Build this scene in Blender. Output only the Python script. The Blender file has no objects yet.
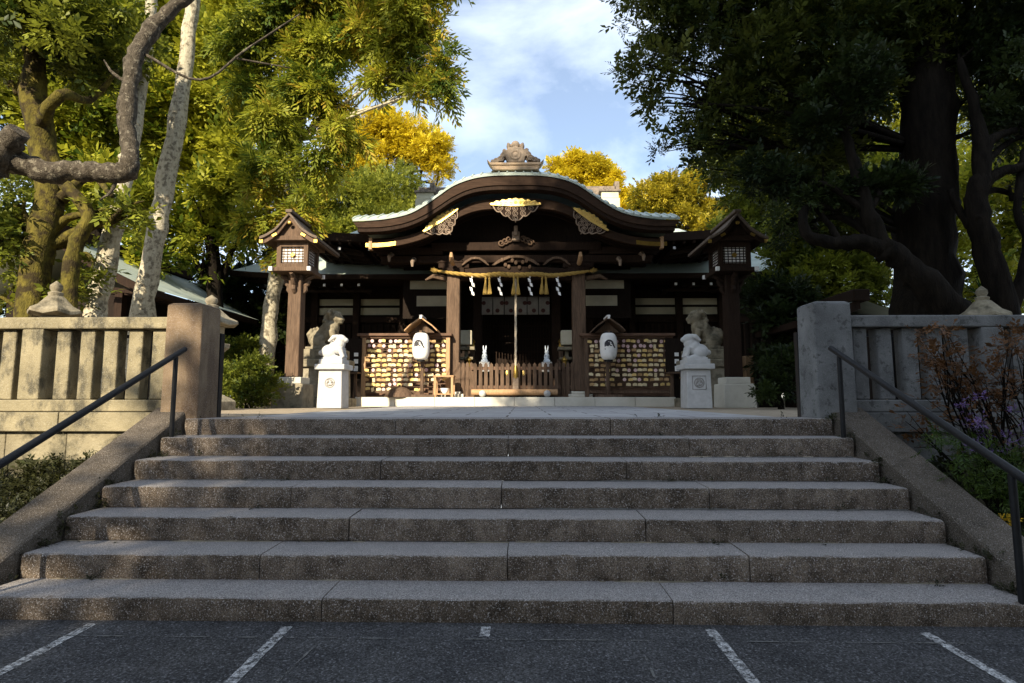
import bpy, bmesh, math, random
import numpy as np
from mathutils import Vector, Matrix, Euler

R = math.radians
PI = math.pi
random.seed(7)
scene = bpy.context.scene
C = scene.collection

# ------------------------------------------------------------------ camera, sky, sun, exposure
CAM = Vector((0.15, 0.0, 1.196))
PITCH, YAW = R(5.72), R(1.0)
cam_d = bpy.data.cameras.new('camera'); cam = bpy.data.objects.new('camera', cam_d); C.objects.link(cam)
cam_d.sensor_width = 36.0; cam_d.lens = 570 / 1024 * 36
cam_d.clip_start = 0.05; cam_d.clip_end = 2000
cam.location = CAM; cam.rotation_euler = (R(90) + PITCH, 0, YAW)
scene.camera = cam
SUN_EL, SUN_AZ = R(29), R(15)            # the sun stands behind the camera, to the left
S = Vector((-math.cos(SUN_EL) * math.sin(SUN_AZ), -math.cos(SUN_EL) * math.cos(SUN_AZ), math.sin(SUN_EL)))
w = bpy.data.worlds.new('World'); scene.world = w; w.use_nodes = True
nt = w.node_tree; nt.nodes.clear()
out = nt.nodes.new('ShaderNodeOutputWorld'); bg = nt.nodes.new('ShaderNodeBackground')
sky = nt.nodes.new('ShaderNodeTexSky'); sky.sky_type = 'NISHITA'; sky.sun_disc = False
sky.sun_elevation = SUN_EL; sky.sun_rotation = R(180) + SUN_AZ
sky.air_density = 1.0; sky.dust_density = 0.6; sky.ozone_density = 1.6
tc = nt.nodes.new('ShaderNodeTexCoord'); mp = nt.nodes.new('ShaderNodeMapping')
mp.inputs['Scale'].default_value = (1.0, 1.0, 2.2); mp.inputs['Rotation'].default_value = (R(12), R(-20), 0.4)
nz = nt.nodes.new('ShaderNodeTexNoise'); nz.inputs['Scale'].default_value = 2.3
nz.inputs['Detail'].default_value = 9; nz.inputs['Roughness'].default_value = .56; nz.inputs['Distortion'].default_value = .35
rp = nt.nodes.new('ShaderNodeValToRGB')
rp.color_ramp.elements[0].position = .40; rp.color_ramp.elements[0].color = (.13, .13, .13, 1)
rp.color_ramp.elements[1].position = .74; rp.color_ramp.elements[1].color = (.86, .86, .86, 1)
mx = nt.nodes.new('ShaderNodeMix'); mx.data_type = 'RGBA'
mx.inputs[7].default_value = (8.4, 9.2, 10.2, 1)
L = nt.links.new
L(tc.outputs['Generated'], mp.inputs[0]); L(mp.outputs[0], nz.inputs['Vector']); L(nz.outputs['Fac'], rp.inputs[0])
L(rp.outputs[0], mx.inputs[0]); L(sky.outputs[0], mx.inputs[6]); L(mx.outputs[2], bg.inputs['Color'])
bg.inputs['Strength'].default_value = 0.105
L(bg.outputs[0], out.inputs[0])
sd = bpy.data.lights.new('sun', 'SUN'); so = bpy.data.objects.new('sun', sd); C.objects.link(so)
sd.energy = 5.0; sd.angle = R(.5); sd.color = (1.0, .87, .66)
so.rotation_euler = S.to_track_quat('Z', 'Y').to_euler(); so.location = (-10, -15, 20)
scene.view_settings.view_transform = 'Standard'; scene.view_settings.look = 'None'
scene.view_settings.exposure = 1.0; scene.view_settings.gamma = 1
scene.cycles.max_bounces = 6; scene.cycles.diffuse_bounces = 3; scene.cycles.glossy_bounces = 2
scene.cycles.transmission_bounces = 3; scene.cycles.caustics_reflective = False; scene.cycles.caustics_refractive = False

_RM = cam.rotation_euler.to_matrix()
def at(px, py, Y):
    """the point at depth Y metres in front of the stair foot line that the survey of the photo gives"""
    d = _RM @ Vector(((px - 512) / 570, (341.5 - py) / 570, -1))
    return CAM + d * ((Y - CAM.y) / d.y)

# ------------------------------------------------------------------ materials
def mat(name, c1, c2, scale=6, rough=.8, bump=.15, bscale=60, metal=0, stretch=(1, 1, 1), stain=None, sscale=1.2,
        samt=.6, slo=.5, shi=.66, speck=None, spscale=220, spamt=.5, spec=.3, sstretch=(1, 1, 1), joint=None, lit_wear=None, island_tone=False, grain=0):
    m = bpy.data.materials.new(name); m.use_nodes = True
    n = m.node_tree.nodes; l = m.node_tree.links.new
    b = n['Principled BSDF']; b.inputs['Roughness'].default_value = rough; b.inputs['Metallic'].default_value = metal
    b.inputs['Specular IOR Level'].default_value = spec
    t = n.new('ShaderNodeTexCoord'); mpp = n.new('ShaderNodeMapping'); mpp.inputs['Scale'].default_value = stretch
    geo = n.new('ShaderNodeNewGeometry')
    l(geo.outputs['Position'], mpp.inputs[0])
    no = n.new('ShaderNodeTexNoise'); no.inputs['Scale'].default_value = scale; no.inputs['Detail'].default_value = 7
    no.inputs['Roughness'].default_value = .62
    l(mpp.outputs[0], no.inputs['Vector'])
    r = n.new('ShaderNodeValToRGB'); r.color_ramp.elements[0].position = .33; r.color_ramp.elements[1].position = .68
    r.color_ramp.elements[0].color = (*c1, 1); r.color_ramp.elements[1].color = (*c2, 1)
    l(no.outputs['Fac'], r.inputs[0]); col = r.outputs[0]
    def mixin(col, vec, sc, lo, hi, colr, amt, detail=6):
        a = n.new('ShaderNodeTexNoise'); a.inputs['Scale'].default_value = sc; a.inputs['Detail'].default_value = detail
        a.inputs['Roughness'].default_value = .65
        l(vec, a.inputs['Vector'])
        rr = n.new('ShaderNodeValToRGB'); rr.color_ramp.elements[0].position = lo; rr.color_ramp.elements[1].position = hi
        rr.color_ramp.elements[0].color = (0, 0, 0, 1); rr.color_ramp.elements[1].color = (amt, amt, amt, 1)
        l(a.outputs['Fac'], rr.inputs[0])
        q = n.new('ShaderNodeMix'); q.data_type = 'RGBA'; q.inputs[7].default_value = (*colr, 1)
        l(rr.outputs[0], q.inputs[0]); l(col, q.inputs[6])
        return q.outputs[2]
    if stain:
        ms = n.new('ShaderNodeMapping'); ms.inputs['Scale'].default_value = sstretch; l(geo.outputs['Position'], ms.inputs[0])
        col = mixin(col, ms.outputs[0], sscale, slo, shi, stain, samt)
    if island_tone:
        tone_mix = n.new('ShaderNodeMix'); tone_mix.data_type = 'RGBA'; tone_mix.blend_type = 'MULTIPLY'; tone_mix.inputs[0].default_value = 1
        tone_ramp = n.new('ShaderNodeValToRGB'); tone_ramp.color_ramp.elements[0].color = (.70, .68, .64, 1); tone_ramp.color_ramp.elements[1].color = (1.2, 1.2, 1.2, 1)
        l(geo.outputs['Random Per Island'], tone_ramp.inputs[0]); l(tone_ramp.outputs[0], tone_mix.inputs[7]); l(col, tone_mix.inputs[6]); col = tone_mix.outputs[2]
    if lit_wear:                                    # upward faces paler: foot polish plus sky light put into the colour
        se = n.new('ShaderNodeSeparateXYZ'); l(geo.outputs['True Normal'], se.inputs[0])
        ra = n.new('ShaderNodeMapRange'); ra.inputs[1].default_value = .75; ra.inputs[2].default_value = .98; ra.inputs[4].default_value = .62
        l(se.outputs['Z'], ra.inputs[0]); q = n.new('ShaderNodeMix'); q.data_type = 'RGBA'; q.inputs[7].default_value = (*lit_wear, 1)
        l(ra.outputs[0], q.inputs[0]); l(col, q.inputs[6]); col = q.outputs[2]
    if speck: col = mixin(col, geo.outputs['Position'], spscale, .56, .66, speck, spamt, 2)
    if grain:
        gn = n.new('ShaderNodeTexNoise'); gn.inputs['Scale'].default_value = grain; gn.inputs['Detail'].default_value = 3
        l(geo.outputs['Position'], gn.inputs['Vector'])
        gr = n.new('ShaderNodeValToRGB'); gr.color_ramp.elements[0].position = .36; gr.color_ramp.elements[1].position = .64
        gr.color_ramp.elements[0].color = (.45, .44, .43, 1); gr.color_ramp.elements[1].color = (1.5, 1.5, 1.52, 1)
        l(gn.outputs['Fac'], gr.inputs[0]); q = n.new('ShaderNodeMix'); q.data_type = 'RGBA'; q.blend_type = 'MULTIPLY'; q.inputs[0].default_value = 1
        l(col, q.inputs[6]); l(gr.outputs[0], q.inputs[7]); col = q.outputs[2]
    if joint:
        bw, bh, jw, jc = joint
        br = n.new('ShaderNodeTexBrick'); br.inputs['Scale'].default_value = 1
        br.inputs['Brick Width'].default_value = bw; br.inputs['Row Height'].default_value = bh
        br.inputs['Mortar Size'].default_value = jw; br.inputs['Color1'].default_value = (1, 1, 1, 1)
        br.inputs['Color2'].default_value = (.8, .8, .82, 1); br.inputs['Mortar'].default_value = (*jc, 1)
        l(geo.outputs['Position'], br.inputs['Vector'])
        q = n.new('ShaderNodeMix'); q.data_type = 'RGBA'; q.blend_type = 'MULTIPLY'; q.inputs[0].default_value = 1
        l(col, q.inputs[6]); l(br.outputs['Color'], q.inputs[7]); col = q.outputs[2]
    l(col, b.inputs['Base Color'])
    if bump:
        bn = n.new('ShaderNodeTexNoise'); bn.inputs['Scale'].default_value = bscale; bn.inputs['Detail'].default_value = 5
        l(mpp.outputs[0], bn.inputs['Vector'])
        bu = n.new('ShaderNodeBump'); bu.inputs['Strength'].default_value = bump; bu.inputs['Distance'].default_value = .02
        l(bn.outputs['Fac'], bu.inputs['Height']); l(bu.outputs[0], b.inputs['Normal'])
    return m

def leaf_mat(name, ca, cb, trans=.35, rough=.5, cc=None):
    """leaf hue runs from ca to cb by each leaf's own tint"""
    m = bpy.data.materials.new(name); m.use_nodes = True
    n = m.node_tree.nodes; l = m.node_tree.links.new
    n.remove(n['Principled BSDF'])
    a = n.new('ShaderNodeAttribute'); a.attribute_name = 'tint'
    r = n.new('ShaderNodeValToRGB'); r.color_ramp.elements[0].color = (*ca, 1); r.color_ramp.elements[1].color = (*cb, 1)
    if cc:
        e = r.color_ramp.elements.new(.9); e.color = (*cb, 1); r.color_ramp.elements[-1].color = (*cc, 1)
    l(a.outputs['Fac'], r.inputs[0])
    d = n.new('ShaderNodeBsdfPrincipled'); d.inputs['Roughness'].default_value = rough; d.inputs['Specular IOR Level'].default_value = .25
    t = n.new('ShaderNodeBsdfTranslucent'); q = n.new('ShaderNodeMixShader'); q.inputs[0].default_value = trans
    l(r.outputs[0], d.inputs['Base Color']); l(r.outputs[0], t.inputs['Color'])
    l(d.outputs[0], q.inputs[1]); l(t.outputs[0], q.inputs[2]); l(q.outputs[0], n['Material Output'].inputs[0])
    return m

M = {}
M['step'] = mat('step_granite', (.085, .066, .049), (.205, .165, .128), 6, .85, .6, 110, stain=(.030, .022, .015), sscale=13, samt=.65,
                slo=.46, shi=.66, speck=(.46, .43, .41), spscale=120, spamt=.75, sstretch=(1, 1, .75), lit_wear=(.33, .318, .31), island_tone=True, grain=190, spec=.15)
M['stringer'] = mat('stringer_granite', (.060, .049, .036), (.135, .112, .086), 6, .85, .5, 90, grain=190, stain=(.028, .022, .015), sscale=3, samt=.6,
                    speck=(.36, .33, .31), spscale=150, spamt=.5, spec=.15)
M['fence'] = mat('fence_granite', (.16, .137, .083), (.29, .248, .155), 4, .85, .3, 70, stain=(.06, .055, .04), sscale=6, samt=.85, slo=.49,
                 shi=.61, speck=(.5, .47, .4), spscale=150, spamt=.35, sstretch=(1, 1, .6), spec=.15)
M['shadedgranite'] = mat('shaded_grey_granite', (.11, .11, .108), (.20, .20, .195), 4, .85, .3, 70, stain=(.045, .045, .04), sscale=13, samt=.65, slo=.55, shi=.63,
                     speck=(.34, .34, .33), spscale=150, spamt=.35, spec=.15)  # grey stone of the right side, darkened with its shade in the colour
M['pillar'] = mat('pillar_granite', (.155, .105, .064), (.26, .19, .12), 3, .85, .3, 80, stain=(.085, .055, .038), sscale=2.4, samt=.7,
                  speck=(.45, .40, .37), spscale=170, spamt=.4, sstretch=(1.6, 1.6, .45), spec=.15)
M['wallstone'] = mat('wall_stone', (.18, .155, .10), (.30, .26, .17), 3, .9, .4, 40, stain=(.03, .03, .02), sscale=2.8, samt=.9, slo=.47, shi=.6,
                     speck=(.45, .42, .35), spscale=140, spamt=.3, spec=.15)
M['mossstone'] = mat('mossy_stone', (.05, .045, .03), (.13, .115, .075), 5, .95, .6, 30, stain=(.022, .03, .008), sscale=3.5, samt=.9, slo=.42, shi=.55, spec=.15)
M['toro'] = mat('lantern_stone', (.20, .17, .12), (.34, .30, .22), 6, .9, .4, 60, stain=(.05, .05, .03), sscale=4, samt=.7)
M['palestone'] = mat('pale_granite', (.42, .415, .40), (.54, .53, .515), 8, .7, .12, 120, speck=(.45, .44, .43), spscale=240, spamt=.35)
M['carve'] = mat('carved_line', (.25, .24, .22), (.33, .31, .29), 8, .9, .1)
M['komainu'] = mat('old_statue_stone', (.17, .145, .10), (.30, .26, .18), 9, .95, .5, 45, stain=(.05, .045, .03), sscale=5, samt=.75)
M['pavement'] = mat('pavement_stone', (.34, .33, .32), (.46, .45, .44), 5, .8, .1, 80, joint=(.92, .62, .012, (.25, .23, .2)), speck=(.6, .6, .6), spscale=140, spamt=.3)
M['plinth'] = mat('plinth_stone', (.55, .52, .44), (.68, .65, .56), 4, .8, .12, 60, stain=(.3, .27, .2), sscale=2, samt=.4)
M['asphalt'] = mat('asphalt', (.048, .048, .050), (.085, .084, .083), 3, .9, .9, 130, speck=(.30, .30, .31), spscale=85, spamt=.45, grain=105, stain=(.030, .029, .028), sscale=.9, samt=.5, spec=.15)
M['paint'] = mat('worn_white_paint', (.36, .36, .35), (.50, .50, .49), 14, .85, .5, 120, grain=110, stain=(.10, .10, .10), sscale=26, samt=.5, slo=.48, shi=.6)
M['seam'] = mat('pale_seam', (.09, .09, .085), (.17, .165, .155), 30, .9, .2)
M['soil'] = mat('gravel_earth', (.24, .19, .13), (.38, .31, .22), 7, .95, .5, 50, speck=(.5, .45, .36), spscale=60, spamt=.4)
M['forest'] = mat('forest_soil', (.06, .05, .03), (.12, .10, .05), 3, .95, .5, 20)
M['iron'] = mat('black_painted_iron', (.008, .008, .009), (.014, .014, .015), 20, .5, .05, 80, spec=.25)
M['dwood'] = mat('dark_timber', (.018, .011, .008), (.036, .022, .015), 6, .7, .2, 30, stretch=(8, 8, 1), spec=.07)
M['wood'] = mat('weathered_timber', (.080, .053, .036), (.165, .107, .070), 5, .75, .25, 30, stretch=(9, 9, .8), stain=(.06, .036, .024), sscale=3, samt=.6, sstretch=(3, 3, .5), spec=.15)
M['hwood'] = mat('weathered_timber_board', (.10, .055, .035), (.19, .11, .07), 5, .75, .25, 30, stretch=(.8, 9, 9), stain=(.05, .03, .02), sscale=3, samt=.5)
M['board'] = mat('eave_board', (.030, .018, .012), (.060, .036, .024), 5, .7, .2, 30, stretch=(.7, 6, 6), stain=(.022, .014, .010), sscale=2.5, samt=.6, spec=.07)
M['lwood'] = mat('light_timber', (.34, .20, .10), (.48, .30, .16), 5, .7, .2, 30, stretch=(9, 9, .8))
M['bark_roof'] = mat('cypress_bark_roofing', (.10, .075, .055), (.19, .145, .11), 10, .9, .5, 40, stretch=(1, 4, 4))
M['copper'] = mat('green_copper_roofing', (.36, .43, .38), (.52, .58, .52), 4, .5, .1, 40, stain=(.30, .36, .33), sscale=2, samt=.5, spec=.5)
M['copperdull'] = mat('dull_copper_roofing', (.26, .32, .30), (.40, .46, .43), 4, .55, .1, 40, stretch=(1, 5, 1), stain=(.12, .13, .11), sscale=1.5, samt=.6, spec=.4)
M['tile'] = mat('ridge_tile_clay', (.14, .115, .09), (.27, .21, .16), 9, .75, .3, 50, stain=(.05, .05, .05), sscale=6, samt=.6)
M['tan'] = mat('ridge_base_plaster', (.42, .30, .19), (.55, .42, .29), 6, .8, .2, 40, stain=(.2, .15, .1), sscale=4, samt=.5)
M['gold'] = mat('gilded_metal', (.75, .50, .12), (.95, .70, .24), 40, .32, .35, 90, metal=.75, spec=.5)
M['brass'] = mat('aged_brass', (.38, .24, .05), (.54, .35, .085), 12, .35, .1, 60, metal=.8)
M['lace'] = mat('carved_pale_timber', (.21, .15, .105), (.34, .26, .195), 20, .8, .3, 60)
M['plaster'] = mat('cream_plaster', (.50, .46, .34), (.60, .56, .43), 3, .9, .05)
M['whitetip'] = mat('white_painted_tip', (.75, .74, .70), (.82, .81, .78), 10, .7, .02)
M['paper'] = mat('white_paper', (.80, .79, .76), (.88, .87, .84), 8, .8, .04, 60)
M['ink'] = mat('black_ink', (.03, .03, .035), (.06, .06, .07), 8, .7, 0)
M['straw'] = mat('rice_straw', (.30, .19, .045), (.46, .31, .085), 40, .85, .5, 120)
M['rope'] = mat('pale_hemp_rope', (.55, .46, .33), (.70, .60, .46), 60, .85, .5, 150)
M['ema'] = mat('plaque_pine', (.72, .50, .16), (.88, .68, .30), 14, .6, .05)
M['emaw'] = mat('plaque_white', (.72, .58, .32), (.84, .72, .48), 14, .6, .05)
M['emap'] = mat('plaque_pink', (.62, .36, .36), (.78, .62, .60), 30, .6, .05)
M['emad'] = mat('plaque_brown', (.36, .22, .10), (.50, .33, .16), 14, .6, .05)
M['cloth'] = mat('crest_curtain_cloth', (.27, .25, .23), (.35, .33, .30), 5, .9, .05)
M['crest'] = mat('maroon_crest', (.07, .03, .028), (.11, .05, .045), 8, .9, 0)
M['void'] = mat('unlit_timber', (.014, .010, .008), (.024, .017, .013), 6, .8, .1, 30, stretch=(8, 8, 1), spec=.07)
M['porcelain'] = mat('pale_glazed_porcelain', (.62, .70, .78), (.74, .80, .86), 8, .25, 0, spec=.5)
M['bark'] = mat('dark_bark', (.006, .005, .004), (.019, .015, .011), 3, .95, 1.0, 12, stretch=(4, 4, .8), spec=.07)
M['barkgrey'] = mat('lichen_bark', (.034, .028, .020), (.115, .096, .072), 12, .95, 1.0, 40, stretch=(2, 2, 1.4), stain=(.26, .23, .17), sscale=14, samt=.6, slo=.57, shi=.61, spec=.15)
M['barkpale'] = mat('pale_bark', (.36, .32, .23), (.56, .51, .38), 10, .95, .9, 30, stretch=(2.5, 2.5, 1), stain=(.12, .10, .07), sscale=10, samt=.8, slo=.5, shi=.6, spec=.15)
M['barkmoss'] = mat('mossy_bark', (.050, .043, .011), (.150, .122, .024), 6, .98, 1.0, 24, stretch=(2, 2, .9), stain=(.03, .022, .012), sscale=5, samt=.9, slo=.46, shi=.58, spec=.15)
M['lf_bright'] = leaf_mat('leaf_yellowgreen', (.065, .110, .010), (.45, .44, .038), .42)
M['lf_olive'] = leaf_mat('leaf_olive', (.035, .060, .010), (.26, .28, .028))
M['lf_dark'] = leaf_mat('leaf_dark_evergreen', (.010, .020, .007), (.045, .066, .014), .22)
M['lf_yellowing'] = leaf_mat('leaf_yellowing', (.11, .12, .015), (.56, .44, .03), .4)
M['lf_deep'] = leaf_mat('leaf_deep_green', (.017, .034, .009), (.125, .140, .022), .34)
M['lf_cedar'] = leaf_mat('needle_cedar', (.060, .105, .014), (.40, .40, .035), .42, .6, (.42, .30, .035))
M['lf_gold'] = leaf_mat('leaf_gold', (.42, .33, .018), (.80, .645, .030), .45)
M['lf_round'] = leaf_mat('leaf_midgreen', (.085, .120, .018), (.38, .39, .05), .4)
M['lf_rust'] = leaf_mat('leaf_rust', (.07, .035, .014), (.19, .085, .03))
M['lf_fresh'] = leaf_mat('leaf_fresh', (.025, .055, .008), (.08, .12, .018))
M['lf_ivy'] = leaf_mat('leaf_ivy', (.010, .013, .005), (.040, .042, .012), .15)
M['petal'] = leaf_mat('petal_purple', (.10, .055, .17), (.22, .14, .33), .3)
M['petaly'] = leaf_mat('petal_yellow', (.6, .36, .02), (.75, .5, .04), .3)

def worn(m, sc, lo, hi):
    """lets the surface below show where a coat has worn through"""
    n = m.node_tree.nodes; l = m.node_tree.links.new
    g_ = n.new('ShaderNodeNewGeometry'); a = n.new('ShaderNodeTexNoise'); a.inputs['Scale'].default_value = sc; a.inputs['Detail'].default_value = 6; a.inputs['Roughness'].default_value = .7
    rr = n.new('ShaderNodeMapRange'); rr.inputs[1].default_value = lo; rr.inputs[2].default_value = hi
    t = n.new('ShaderNodeBsdfTransparent'); q = n.new('ShaderNodeMixShader'); l(g_.outputs['Position'], a.inputs['Vector']); l(a.outputs['Fac'], rr.inputs[0])
    l(rr.outputs[0], q.inputs[0]); l(t.outputs[0], q.inputs[1]); l(n['Principled BSDF'].outputs[0], q.inputs[2]); l(q.outputs[0], n['Material Output'].inputs[0])
worn(M['paint'], 32, .36, .56)
M['wornseam'] = M['seam'].copy(); worn(M['wornseam'], 7, .44, .58)

# ------------------------------------------------------------------ mesh helpers
def wloc(o):
    p = Vector((0, 0, 0))
    while o is not None:
        p += o.location; o = o.parent
    return p

class MB:
    """collects shapes in world metres; build() links them as ONE mesh object"""
    def __init__(s): s.v = []; s.f = []
    def add(s, vs, fs):
        b = len(s.v); s.v += [Vector(v) for v in vs]; s.f += [tuple(i + b for i in f) for f in fs]; return s
    def box(s, x0, x1, y0, y1, z0, z1, rot=None, piv=None, taper=None):
        vs = [Vector(p) for p in ((x0, y0, z0), (x1, y0, z0), (x1, y1, z0), (x0, y1, z0), (x0, y0, z1), (x1, y0, z1), (x1, y1, z1), (x0, y1, z1))]
        if taper:
            cx, cy = (x0 + x1) / 2, (y0 + y1) / 2
            for q in vs[4:]: q.x = cx + (q.x - cx) * taper; q.y = cy + (q.y - cy) * taper
        if rot is not None:
            c = Vector(piv) if piv else Vector(((x0 + x1) / 2, (y0 + y1) / 2, (z0 + z1) / 2)); m = Euler(rot).to_matrix()
            vs = [c + m @ (q - c) for q in vs]
        return s.add(vs, [(0, 3, 2, 1), (4, 5, 6, 7), (0, 1, 5, 4), (1, 2, 6, 5), (2, 3, 7, 6), (3, 0, 4, 7)])
    def bar(s, a, b, w_, h_, up=(0, 0, 1)):
        a, b = Vector(a), Vector(b); d = (b - a).normalized(); u = Vector(up)
        sd_ = d.cross(u).normalized(); u = sd_.cross(d)
        vs = []
        for p in (a, b):
            for i, j in ((-1, -1), (1, -1), (1, 1), (-1, 1)): vs.append(p + sd_ * i * w_ / 2 + u * j * h_ / 2)
        return s.add(vs, [(3, 2, 1, 0), (4, 5, 6, 7), (0, 1, 5, 4), (1, 2, 6, 5), (2, 3, 7, 6), (3, 0, 4, 7)])
    def tube(s, pts, rad, seg=8, cap=True, lump=0, rng=None):
        pts = [Vector(p) for p in pts]; n = len(pts)
        if not hasattr(rad, '__len__'): rad = [rad] * n
        u = None; vs = []; fs = []
        for i, p in enumerate(pts):
            d = (pts[min(i + 1, n - 1)] - pts[max(i - 1, 0)]).normalized()
            if u is None: u = d.orthogonal().normalized()
            u = (u - d * u.dot(d)).normalized(); k = d.cross(u)
            for j in range(seg):
                a = 2 * PI * j / seg; r = rad[i] * (1 + (lump * (rng.random() - .5) if lump else 0))
                vs.append(p + (u * math.cos(a) + k * math.sin(a)) * r)
        for i in range(n - 1):
            for j in range(seg):
                a, b = i * seg + j, i * seg + (j + 1) % seg; fs.append((a, b, b + seg, a + seg))
        if cap: fs.append(tuple(range(seg - 1, -1, -1))); fs.append(tuple((n - 1) * seg + j for j in range(seg)))
        return s.add(vs, fs)
    def lathe(s, prof, c, seg=20, rot0=0):
        c = Vector(c); vs = []; fs = []
        for r, z in prof:
            for j in range(seg):
                a = rot0 + 2 * PI * j / seg; vs.append(c + Vector((r * math.cos(a), r * math.sin(a), z)))
        for i in range(len(prof) - 1):
            for j in range(seg):
                a, b = i * seg + j, i * seg + (j + 1) % seg; fs.append((a, b, b + seg, a + seg))
        fs.append(tuple(range(seg - 1, -1, -1))); fs.append(tuple((len(prof) - 1) * seg + j for j in range(seg)))
        return s.add(vs, fs)
    def prism(s, outline, y0, y1):
        """outline in (x, z), extruded along y"""
        n = len(outline)
        vs = [(x, y0, z) for x, z in outline] + [(x, y1, z) for x, z in outline]
        fs = [tuple(range(n)), tuple(range(2 * n - 1, n - 1, -1))]
        fs += [(i, i + n, (i + 1) % n + n, (i + 1) % n) for i in range(n)]
        return s.add(vs, fs)
    def strip(s, top, bot, y0, y1):
        """solid band between two curves of equal count in (x, z), extruded along y (y0/y1 numbers)"""
        n = len(top)
        vs = [(x, y0, z) for x, z in top] + [(x, y0, z) for x, z in bot] + [(x, y1, z) for x, z in top] + [(x, y1, z) for x, z in bot]
        fs = []
        for i in range(n - 1):
            fs += [(n + i, n + i + 1, i + 1, i), (2 * n + i, 2 * n + i + 1, 3 * n + i + 1, 3 * n + i),
                   (i, i + 1, 2 * n + i + 1, 2 * n + i), (3 * n + i, 3 * n + i + 1, n + i + 1, n + i)]
        fs += [(0, 2 * n, 3 * n, n), (2 * n - 1, 4 * n - 1, 3 * n - 1, n - 1)]
        return s.add(vs, fs)
    def blob(s, c, r, rot=None, seg=14, rings=9):
        c = Vector(c); vs = []; fs = []; m = Euler(rot).to_matrix() if rot else None
        if not hasattr(r, '__len__'): r = (r, r, r)
        for i in range(rings + 1):
            t = PI * i / rings
            for j in range(seg):
                a = 2 * PI * j / seg; q = Vector((r[0] * math.sin(t) * math.cos(a), r[1] * math.sin(t) * math.sin(a), -r[2] * math.cos(t)))
                vs.append(c + (m @ q if m else q))
        for i in range(rings):
            for j in range(seg):
                a, b = i * seg + j, i * seg + (j + 1) % seg; fs.append((a, b, b + seg, a + seg))
        return s.add(vs, fs)
    def grid(s, rows):
        b = len(rows[0]); vs = [p for r in rows for p in r]
        return s.add(vs, [(i * b + j, i * b + j + 1, (i + 1) * b + j + 1, (i + 1) * b + j) for i in range(len(rows) - 1) for j in range(b - 1)])
    def build(s, name, m, parent=None, loc=None, smooth=False, bevel=0, remesh=0, solid=0):
        o0 = wloc(parent) if parent else Vector((0, 0, 0))
        if loc is not None: o0 = o0 * 0 + Vector(loc)
        me = bpy.data.meshes.new(name); me.from_pydata([v - o0 for v in s.v], [], s.f)
        bm = bmesh.new(); bm.from_mesh(me)
        bmesh.ops.remove_doubles(bm, verts=bm.verts, dist=1e-5)
        bmesh.ops.recalc_face_normals(bm, faces=bm.faces); bm.to_mesh(me); bm.free()
        ob = bpy.data.objects.new(name, me); C.objects.link(ob); me.materials.append(M[m] if isinstance(m, str) else m)
        if smooth:
            me.polygons.foreach_set('use_smooth', [True] * len(me.polygons))
            if smooth != 2: me.set_sharp_from_angle(angle=R(40))
        if remesh:
            q = ob.modifiers.new('fuse', 'REMESH'); q.mode = 'VOXEL'; q.voxel_size = remesh; q.use_smooth_shade = True
            q = ob.modifiers.new('soften', 'SMOOTH'); q.factor = .5; q.iterations = 2
        if solid:
            q = ob.modifiers.new('thick', 'SOLIDIFY'); q.thickness = solid
        if bevel:
            q = ob.modifiers.new('edge', 'BEVEL'); q.width = bevel; q.segments = 2; q.limit_method = 'ANGLE'; q.angle_limit = R(35)
        if parent: ob.parent = parent
        elif loc is not None: ob.location = loc
        return ob

def tag(o, label, cat, group=None):
    o['label'] = label; o['category'] = cat
    if group: o['group'] = group
    return o
def thing(name, loc, label, cat, group=None):
    o = bpy.data.objects.new(name, None); C.objects.link(o); o.location = loc; o.empty_display_size = .2
    return tag(o, label, cat, group)
def structure(o): o['kind'] = 'structure'; return o
def stuff(o, label=None, cat=None):
    o['kind'] = 'stuff'
    if label: o['label'] = label; o['category'] = cat
    return o
def dup(o, parent=None, loc=None, label=None, group=None, mirror=False):
    c = o.copy(); C.objects.link(c); c.parent = parent
    if loc is not None: c.location = loc
    if label: c['label'] = label
    if group: c['group'] = group
    for ch in o.children: dup(ch, c)
    return c
def spline(pts, n):
    """Catmull-Rom through 2-D or 3-D points"""
    P = [Vector(p) for p in pts]; P = [P[0] * 2 - P[1]] + P + [P[-1] * 2 - P[-2]]; o = []
    for i in range(1, len(P) - 2):
        for k in range(n):
            t = k / n; a, b, c, d = P[i - 1:i + 3]
            o.append(.5 * ((2 * b) + (c - a) * t + (2 * a - 5 * b + 4 * c - d) * t * t + (3 * b - a - 3 * c + d) * t ** 3))
    o.append(P[-2]); return o

# ------------------------------------------------------------------ ground and terrace
TZ = 1.021                                   # level of the shrine terrace above the forecourt
D1, TR, Z1, RS = 3.169, .318, .121, .15      # stair foot, tread, first riser, riser
g = MB(); g.add([(-400, -400, 0), (400, -400, 0), (400, 5.2, 0), (-400, 5.2, 0)], [(0, 1, 2, 3)])
structure(g.build('ground', 'forest'))
g = MB(); g.add([(-9, -12, .004), (9, -12, .004), (9, 3.18, .004), (-9, 3.18, .004)], [(0, 1, 2, 3)])
structure(g.build('asphalt_forecourt', 'asphalt'))
g = MB(); g.add([(-400, 5.6, TZ - .012), (400, 5.6, TZ - .012), (400, 600, TZ - .012), (-400, 600, TZ - .012)], [(0, 1, 2, 3)])
structure(g.build('terrace_ground', 'soil'))
g = MB(); g.box(-2.62, 2.62, 5.52, 13.6, TZ - .2, TZ - .003)
structure(g.build('terrace_path', 'pavement'))
rng = random.Random(3)
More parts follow.
